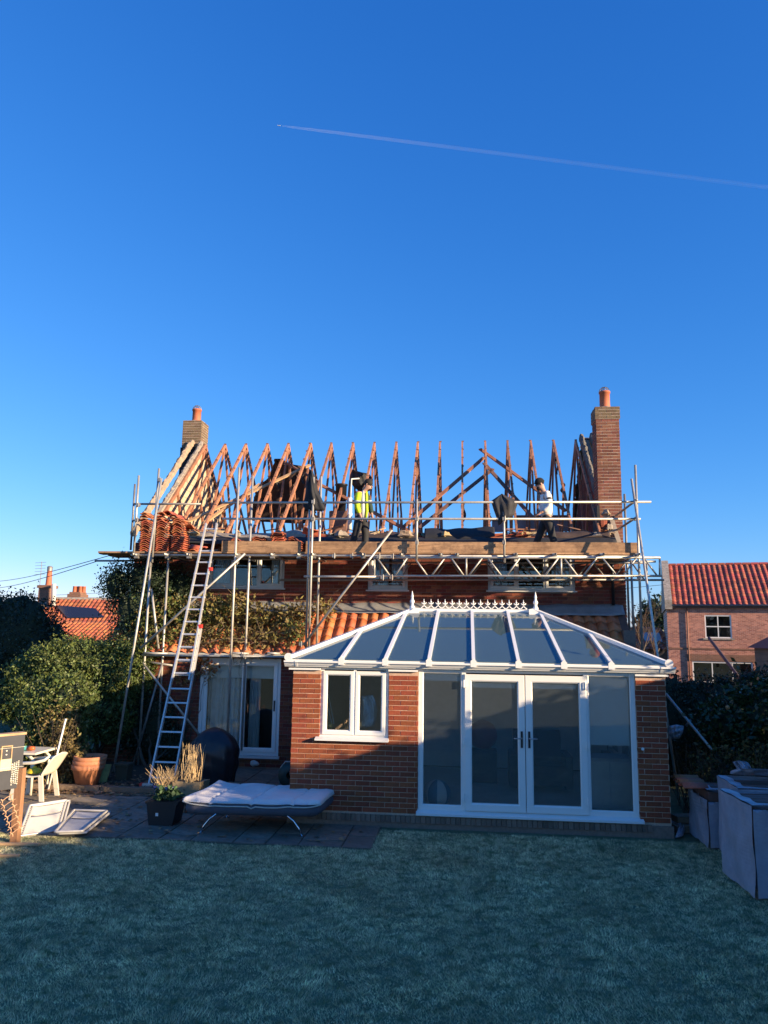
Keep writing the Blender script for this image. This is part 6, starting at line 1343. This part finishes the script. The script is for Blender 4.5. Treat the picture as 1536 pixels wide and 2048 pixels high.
obj('gable_coping', MB().prism([(NY-.35, eav-.25), (NY-.35, eav+.3), (NY+4.2, rz_+.3), (NY+8.8, eav+.3), (NY+8.8, eav-.25)], lambda u, v, t: (NX0+t, u, v), -.1, .32), STONE, nb_)
nb_.rotation_euler = (0, 0, math.radians(-12.5))
ob = thing('outbuilding', 'brown brick outbuilding with hipped tile roof beside the pink house', 'outbuilding', (at(1545, 1340, Y=30).x, 30, 0)); a = at(1540, 1297, Y=30); obj('wall', MB().box((a.x+.15, 30, 0), (a.x+5, 32.6, a.z)), BT2, ob); obj('roof', MB().add([(a.x-.15, 29.7, a.z), (a.x+5.3, 29.7, a.z), (a.x+5.3, 32.9, a.z), (a.x-.15, 32.9, a.z), (a.x+1.8, 31.3, a.z+1.3), (a.x+3.4, 31.3, a.z+1.3)], [(0, 1, 5, 4), (1, 2, 5), (2, 3, 4, 5), (3, 0, 4), (3, 2, 1, 0)]), TILEN, ob)
tiled_roof(ob, a.x+.8, a.x+2.2, 29.65, a.z+.05, 31.2, a.z+1.28, .24, .3, TILEN, 80)
a, b = at(1418, 1276, Y=12), at(1474, 1350, Y=9); one('leaning_pole', MB().tube(a, b, .045, 8).tube(b, (b.x+.6, b.y-1.0, .0), .045, 8), mat('dark_pole', (.06, .04, .04), .7), 'dark timber pole leaning in front of the pink house window', 'pole', (b.x, b.y, 0))
# cottage roof seen past the right end of the scaffold
CY = 40.0; a, b = at(1255, 1255, Y=CY+4), at(1335, 1298, Y=CY); ct = thing('cottage', 'small cottage roof with a skylight seen past the scaffold end', 'cottage', (b.x-2, CY, 0)); zr, ze = a.z, at(1300, 1300, Y=CY).z
obj('wall', MB().box((a.x-3, CY, 0), (b.x+.5, CY+8, ze)), BT2, ct); rf_ = obj('roof', MB().prism([(CY-.2, ze), (CY+4, zr), (CY+8.2, ze)], lambda u, v, t: (t, u, v), a.x-3.2, b.x+.6), TILE, ct); tiled_roof(rf_, a.x-3.1, b.x+.5, CY-.25, ze+.04, CY+3.95, zr+.03, .34, .5, TILE, 120)
c = at(1302, 1271, Y=CY+1.9); obj('skylight', MB().bar((c.x-.55, CY+1.6, c.z-.15), (c.x-.55+1.1, CY+1.6, c.z-.15), 1.0, .12, (0, -.6, .8)), mat('pale_skylight', (.35, .42, .48), .15), rf_)
def bare_tree(label, base, h, seed, spread=.5):
    rr = random.Random(seed); t = thing('bare_tree', label, 'tree', base); q = MB(); tw_ = MB()
    def grow(p, d, L, r, depth):
        n = 4; pts = [p]
        for _ in range(n): d = (d+Vector((rr.gauss(0, .12), rr.gauss(0, .12), rr.gauss(.04, .08)))).normalized(); pts.append(pts[-1]+d*L/n)
        (q if depth > 2 else tw_).path(pts, [r*(1-.5*i/n) for i in range(n+1)], 5)
        if depth == 0: return
        for _ in range(3): k = rr.randint(2, n); nd = (d+Vector((rr.gauss(0, spread), rr.gauss(0, spread), rr.gauss(.1, .25)))).normalized(); grow(pts[k], nd, L*rr.uniform(.55, .8), r*.5, depth-1)
    grow(Vector(base), Vector((0, 0, 1)), h*.32, h*.012, 4); obj('trunk', q, BARK, t, True); obj('twigs', tw_, BARK, t); return t
p = at(1272, 1300, Y=22); bare_tree('leafless garden tree rising past the right end of the scaffold', (p.x, 22, 0), 5.6, 4); p = at(1262, 1290, Y=9); bare_tree('thin leafless shrub close behind the house corner', (p.x+.35, 9.5, 0), 5.6, 9, .3)
for k, (px, Yc, hpy, lab) in enumerate(((1306, 60, 1208, 'dark pointed conifer behind the cottage roof'), (1326, 58, 1220, 'rounded dark conifer next to the pink house gable'))):
    b = at(px, 1280, Y=Yc); tz = at(px, hpy, Y=Yc).z; cl = [((b.x, Yc, tz*(.25+.17*i)), (1.7*(1-.16*i)*(1 if k == 0 else 1.2), 1.7*(1-.16*i), tz*.14)) for i in range(5)]
    t = thing('conifer', lab, 'tree', (b.x, Yc, 0)); v, f = leaves_in(cl, 40, .22, 2.2, None, 60+k, 6); arr_mesh('crown', v, f, LF2, t); obj('trunk', MB().tube((b.x, Yc, 0), (b.x, Yc, tz*.85), .22, 8, .05), BARK, t); obj('shade_core', lump_core(cl, .75), CORE, t, True, kind='stuff')
# left: cottages, garages
LYY = 34.0
la, lb_ = at(104, 1198, Y=LYY+4), at(285, 1209, Y=LYY+4); zr = la.z; ze = zr-3.2
lc = thing('cottage', 'old red-roofed cottage with tall brick chimney and solar panel', 'cottage', ((la.x+lb_.x)/2, LYY, 0))
obj('wall', MB().box((la.x-.3, LYY+.1, 0), (lb_.x+4, LYY+8, ze)), BT2, lc); obj('gable', MB().prism([(LYY, ze-.3), (LYY+4, zr), (LYY+8, ze-.3)], lambda u, v, t: (la.x-.35+t, u, v), 0, .35), BT2, lc)
lr = obj('roof', MB().prism([(LYY-.2, ze), (LYY+4, zr), (LYY+8.2, ze)], lambda u, v, t: (t, u, v), la.x, lb_.x+4), TILE, lc)
tiled_roof(lr, la.x, lb_.x+1, LYY-.25, ze+.04, LYY+3.95, zr+.03, .3, .42, TILE, 300, prio=lambda T_: -T_[2])
obj('coping', MB().bar((la.x-.2, LYY-.2, ze+.1), (la.x-.2, LYY+4, zr+.12), .35, .12), STONE, lc); obj('ridge', MB().tube((la.x, LYY+4, zr), (lb_.x+4, LYY+4, zr), .13, 8), STONE, lc)
s0, s1, s2, s3 = [at_plane(px, py, (0, LYY+4, zr+.16), np.array([0, -(zr-ze)/4.2, 1.0])/math.hypot(1, (zr-ze)/4.2)) for px, py in ((112, 1212), (190, 1218), (208, 1235), (134, 1236))]
obj('solar_panel', MB().add([s0, s1, s2, s3]+[v+Vector((0, 0, .05)) for v in (s0, s1, s2, s3)], [(3, 2, 1, 0), (4, 5, 6, 7), (0, 1, 5, 4), (1, 2, 6, 5), (2, 3, 7, 6), (3, 0, 4, 7)]), mat('solar_glass', (.02, .025, .045), .25, var=.1), lr)
c0, c1 = at(74, 1215, Y=LYY+3.4), at(101, 1170, Y=LYY+3.4); st_ = obj('chimney', MB().box((c0.x, LYY+3.4, ze), (c1.x, LYY+4.2, c1.z)).box((c0.x-.08, LYY+3.32, c1.z-.2), (c1.x+.08, LYY+4.28, c1.z-.02)), BT2, lc)
cm_ = (c0.x+c1.x)/2+.05; zt_ = at(90, 1134, Y=LYY+3.8).z; obj('pot', MB().lathe([(.22, c1.z-.02), (.2, c1.z+.1), (.16, zt_-.25), (.15, zt_)], (cm_, LYY+3.8, 0), 12), POTRED, st_, True); obj('cowl', MB().lathe([(.17, zt_-.26), (.18, zt_+.02), (.1, zt_+.06), (0, zt_+.06)], (cm_, LYY+3.8, 0), 12), STEELD, st_, True)
q = MB(); m0 = Vector((cm_-.45, LYY+3.5, c1.z-.3)); q.tube(m0, m0+Vector((0, 0, 1.9)), .02, 6); 
for k in range(5): q.tube(m0+Vector((-.45, -.0, 1.0+.2*k)), m0+Vector((.25, .1, 1.05+.2*k)), .012, 4)
obj('aerial', q, STEELD, st_); f0 = at(107, 1212, Y=LYY+3.0); f1 = at(108, 1168, Y=LYY+3.0); obj('flue', MB().tube(f0, f1, .14, 10), UPVC2, lc, True)
c0, c1 = at(135, 1200, Y=LYY+9), at(163, 1184, Y=LYY+9); s2_ = thing('far_chimney', 'squat buff brick chimney with red pots behind the cottage ridge', 'chimney', ((c0.x+c1.x)/2, LYY+9, 0)); obj('stack', MB().box((c0.x+.1, LYY+9, 0), (c1.x-.1, LYY+10, c1.z)).box((c0.x, LYY+8.9, c1.z-.45), (c1.x, LYY+10.1, c1.z-.15)), BT2, s2_)
for k in range(4): obj('pot', MB().lathe([(.16, c1.z-.02), (.14, c1.z+.42), (.17, c1.z+.45), (.1, c1.z+.45)], (c0.x+.25+k*.22, LYY+9.5+.1*(k % 2), 0), 10), POTRED, s2_, True)
FY_ = 27.0; fa_, fb_ = at(84, 1243, Y=FY_+2.6), at(215, 1240, Y=FY_+2.6); zt_ = fa_.z; zb_ = at(130, 1272, Y=FY_).z-.5
fl = thing('garage_roof', 'low outbuilding with bright orange pantile roof below the cottage', 'outbuilding', ((fa_.x+fb_.x)/2, FY_, 0)); obj('wall', MB().box((fa_.x-.5, FY_, 0), (fb_.x+2.5, FY_+2.6, zb_)), BT2, fl); fr_ = obj('roof', MB().prism([(FY_-.2, zb_-.1), (FY_+2.6, zt_-.05), (FY_+5, zb_)], lambda u, v, t: (t, u, v), fa_.x-.6, fb_.x+2.6), TILEB, fl)
tiled_roof(fr_, fa_.x-.6, fb_.x+2.5, FY_-.25, zb_, FY_+2.6, zt_, .25, .34, TILEB, 300)
GY = 13.0; gr = thing('garage', 'brick garage block with white ribbed doors in the shade', 'garage', (-12, GY, 0)); a = at(32, 1400, Y=GY); b = at(59, 1400, Y=GY)
obj('wall', MB().box((a.x, GY, 0), (b.x, GY+.3, 2.2)).box((a.x-6, GY-.02, 2.1), (b.x+3, GY+.3, 2.5)).box((a.x-6, GY+.3, 0), (b.x+3, GY+5, 2.4)), BT2, gr)
for x0, x1 in ((a.x-2.4, a.x-.02), (b.x+.02, b.x+2.4)):
    d_ = obj('garage_door', MB().box((x0, GY+.1, .02), (x1, GY+.15, 2.1)), UPVC2, gr)
    for k in range(10): obj('rib', MB().box((x0+.03, GY+.085, .06+k*.2), (x1-.03, GY+.1, .22+k*.2)), UPVC2, d_)
# ------------------------------------------------------------------ overhead wires
WIRE = mat('wire', (.03, .03, .032), .6)
for k, (x0, y0, x1, y1) in enumerate(((-60, 1163.5, 226, 1109), (-60, 1178, 200, 1120.5))):
    A, B = at(x0, y0, Y=30), at(x1, y1, Y=6.2); pts = [A.lerp(B, t)-Vector((0, 0, .25*math.sin(math.pi*t))) for t in np.linspace(0, 1, 16)]
    w = one('telephone_wire', MB().path(pts, .011, 5), WIRE, ['upper overhead wire running from the house to the left', 'lower overhead wire running from the house to the left'][k], 'wire', tuple(B), 'overhead wires')
one('telephone_wire', MB().path([at(-40, 1191, Y=45), at(80, 1191.5, Y=45), at(290, 1182, Y=45)], .012, 4), WIRE, 'thin distant wire behind the cottage chimney', 'wire', tuple(at(80, 1191, Y=45)), 'overhead wires')
one('telephone_wire', MB().path([at(1240, 1178, Y=34), at(1280, 1174, Y=34), at(1332, 1169, Y=34)], .012, 4), WIRE, 'thin wire between the scaffold end and the pink house', 'wire', tuple(at(1280, 1174, Y=34)), 'overhead wires')
# ------------------------------------------------------------------ airliner and its vapour trail
ALT = 9000.0; A0 = at(558, 251, Z=ALT); A1 = at(1640, 388, Z=ALT); dv = (A0-A1).normalized(); sv = dv.cross(Vector((0, 0, 1))).normalized()
pl_ = thing('airliner', 'tiny white airliner high in the blue sky ahead of its trail', 'aircraft', tuple(A0)); AW = mat('white_aircraft', (.8, .8, .8), .4)
obj('fuselage', MB().path([A0+dv*34, A0+dv*30, A0+dv*20, A0-dv*20, A0-dv*34], [.6, 2.4, 3, 3, .8], 10), AW, pl_, True)
for s in (-1, 1):
    obj('wing', MB().add([A0+dv*8+sv*s*2, A0-dv*4+sv*s*2, A0-dv*14+sv*s*30, A0-dv*10+sv*s*30]+[p+Vector((0, 0, .8)) for p in (A0+dv*8+sv*s*2, A0-dv*4+sv*s*2, A0-dv*14+sv*s*30, A0-dv*10+sv*s*30)], [(0, 1, 2, 3), (7, 6, 5, 4), (0, 4, 5, 1), (1, 5, 6, 2), (2, 6, 7, 3), (3, 7, 4, 0)]), AW, pl_)
    obj('engine', MB().tube(A0+dv*6+sv*s*11-Vector((0, 0, 2)), A0+sv*s*11-Vector((0, 0, 2)), 1.5, 8), AW, pl_)
    obj('tailplane', MB().add([A0-dv*28+sv*s, A0-dv*33+sv*s, A0-dv*36+sv*s*10, A0-dv*33+sv*s*10]+[p+Vector((0, 0, .5)) for p in (A0-dv*28+sv*s, A0-dv*33+sv*s, A0-dv*36+sv*s*10, A0-dv*33+sv*s*10)], [(0, 1, 2, 3), (7, 6, 5, 4), (0, 4, 5, 1), (1, 5, 6, 2), (2, 6, 7, 3), (3, 7, 4, 0)]), AW, pl_)
obj('fin', MB().prism([(-26, 2), (-34, 11), (-37, 11), (-35, 2)], lambda u, v, t: A0+dv*u+Vector((0, 0, v))+sv*t, -.4, .4), AW, pl_)
def vapour(name):
    m = bpy.data.materials.new(name); m.use_nodes = True; t = m.node_tree; N = t.nodes; L = t.links; N.clear(); o = N.new('ShaderNodeOutputMaterial'); v = N.new('ShaderNodeVolumeScatter'); v.inputs['Color'].default_value = (1, 1, 1, 1)
    tc = N.new('ShaderNodeTexCoord'); dp = N.new('ShaderNodeVectorMath'); dp.operation = 'DOT_PRODUCT'; dp.inputs[1].default_value = tuple(-dv); L.new(tc.outputs['Object'], dp.inputs[0])
    a_ = N.new('ShaderNodeMath'); a_.operation = 'MULTIPLY_ADD'; a_.inputs[1].default_value = 1/1100; a_.inputs[2].default_value = 1.0; L.new(dp.outputs['Value'], a_.inputs[0])
    p_ = N.new('ShaderNodeMath'); p_.operation = 'POWER'; p_.inputs[1].default_value = -1.45; L.new(a_.outputs[0], p_.inputs[0])
    q_ = N.new('ShaderNodeMath'); q_.operation = 'MULTIPLY'; q_.inputs[1].default_value = .0085; L.new(p_.outputs[0], q_.inputs[0])
    L.new(q_.outputs[0], v.inputs['Density']); L.new(v.outputs[0], o.inputs['Volume']); return m
LEN = (A1-A0).length; VAP = vapour('ice_vapour')
tr_ = thing('vapour_trail', 'long thin white vapour trail behind the airliner', 'vapour trail', tuple(A0-dv*60))
for s in (-1, 1):
    pts = []; rr_ = []
    for d0 in list(np.linspace(60, 900, 12))+list(np.linspace(1100, LEN, 40)):
        pts.append(A0-dv*d0+sv*s*(10+14*(1-math.exp(-d0/500))+6*d0/LEN)); rr_.append(5+12*(1-math.exp(-d0/700))+14*d0/LEN)
    obj('plume', MB().path(pts, rr_, 10), VAP, tr_, True)
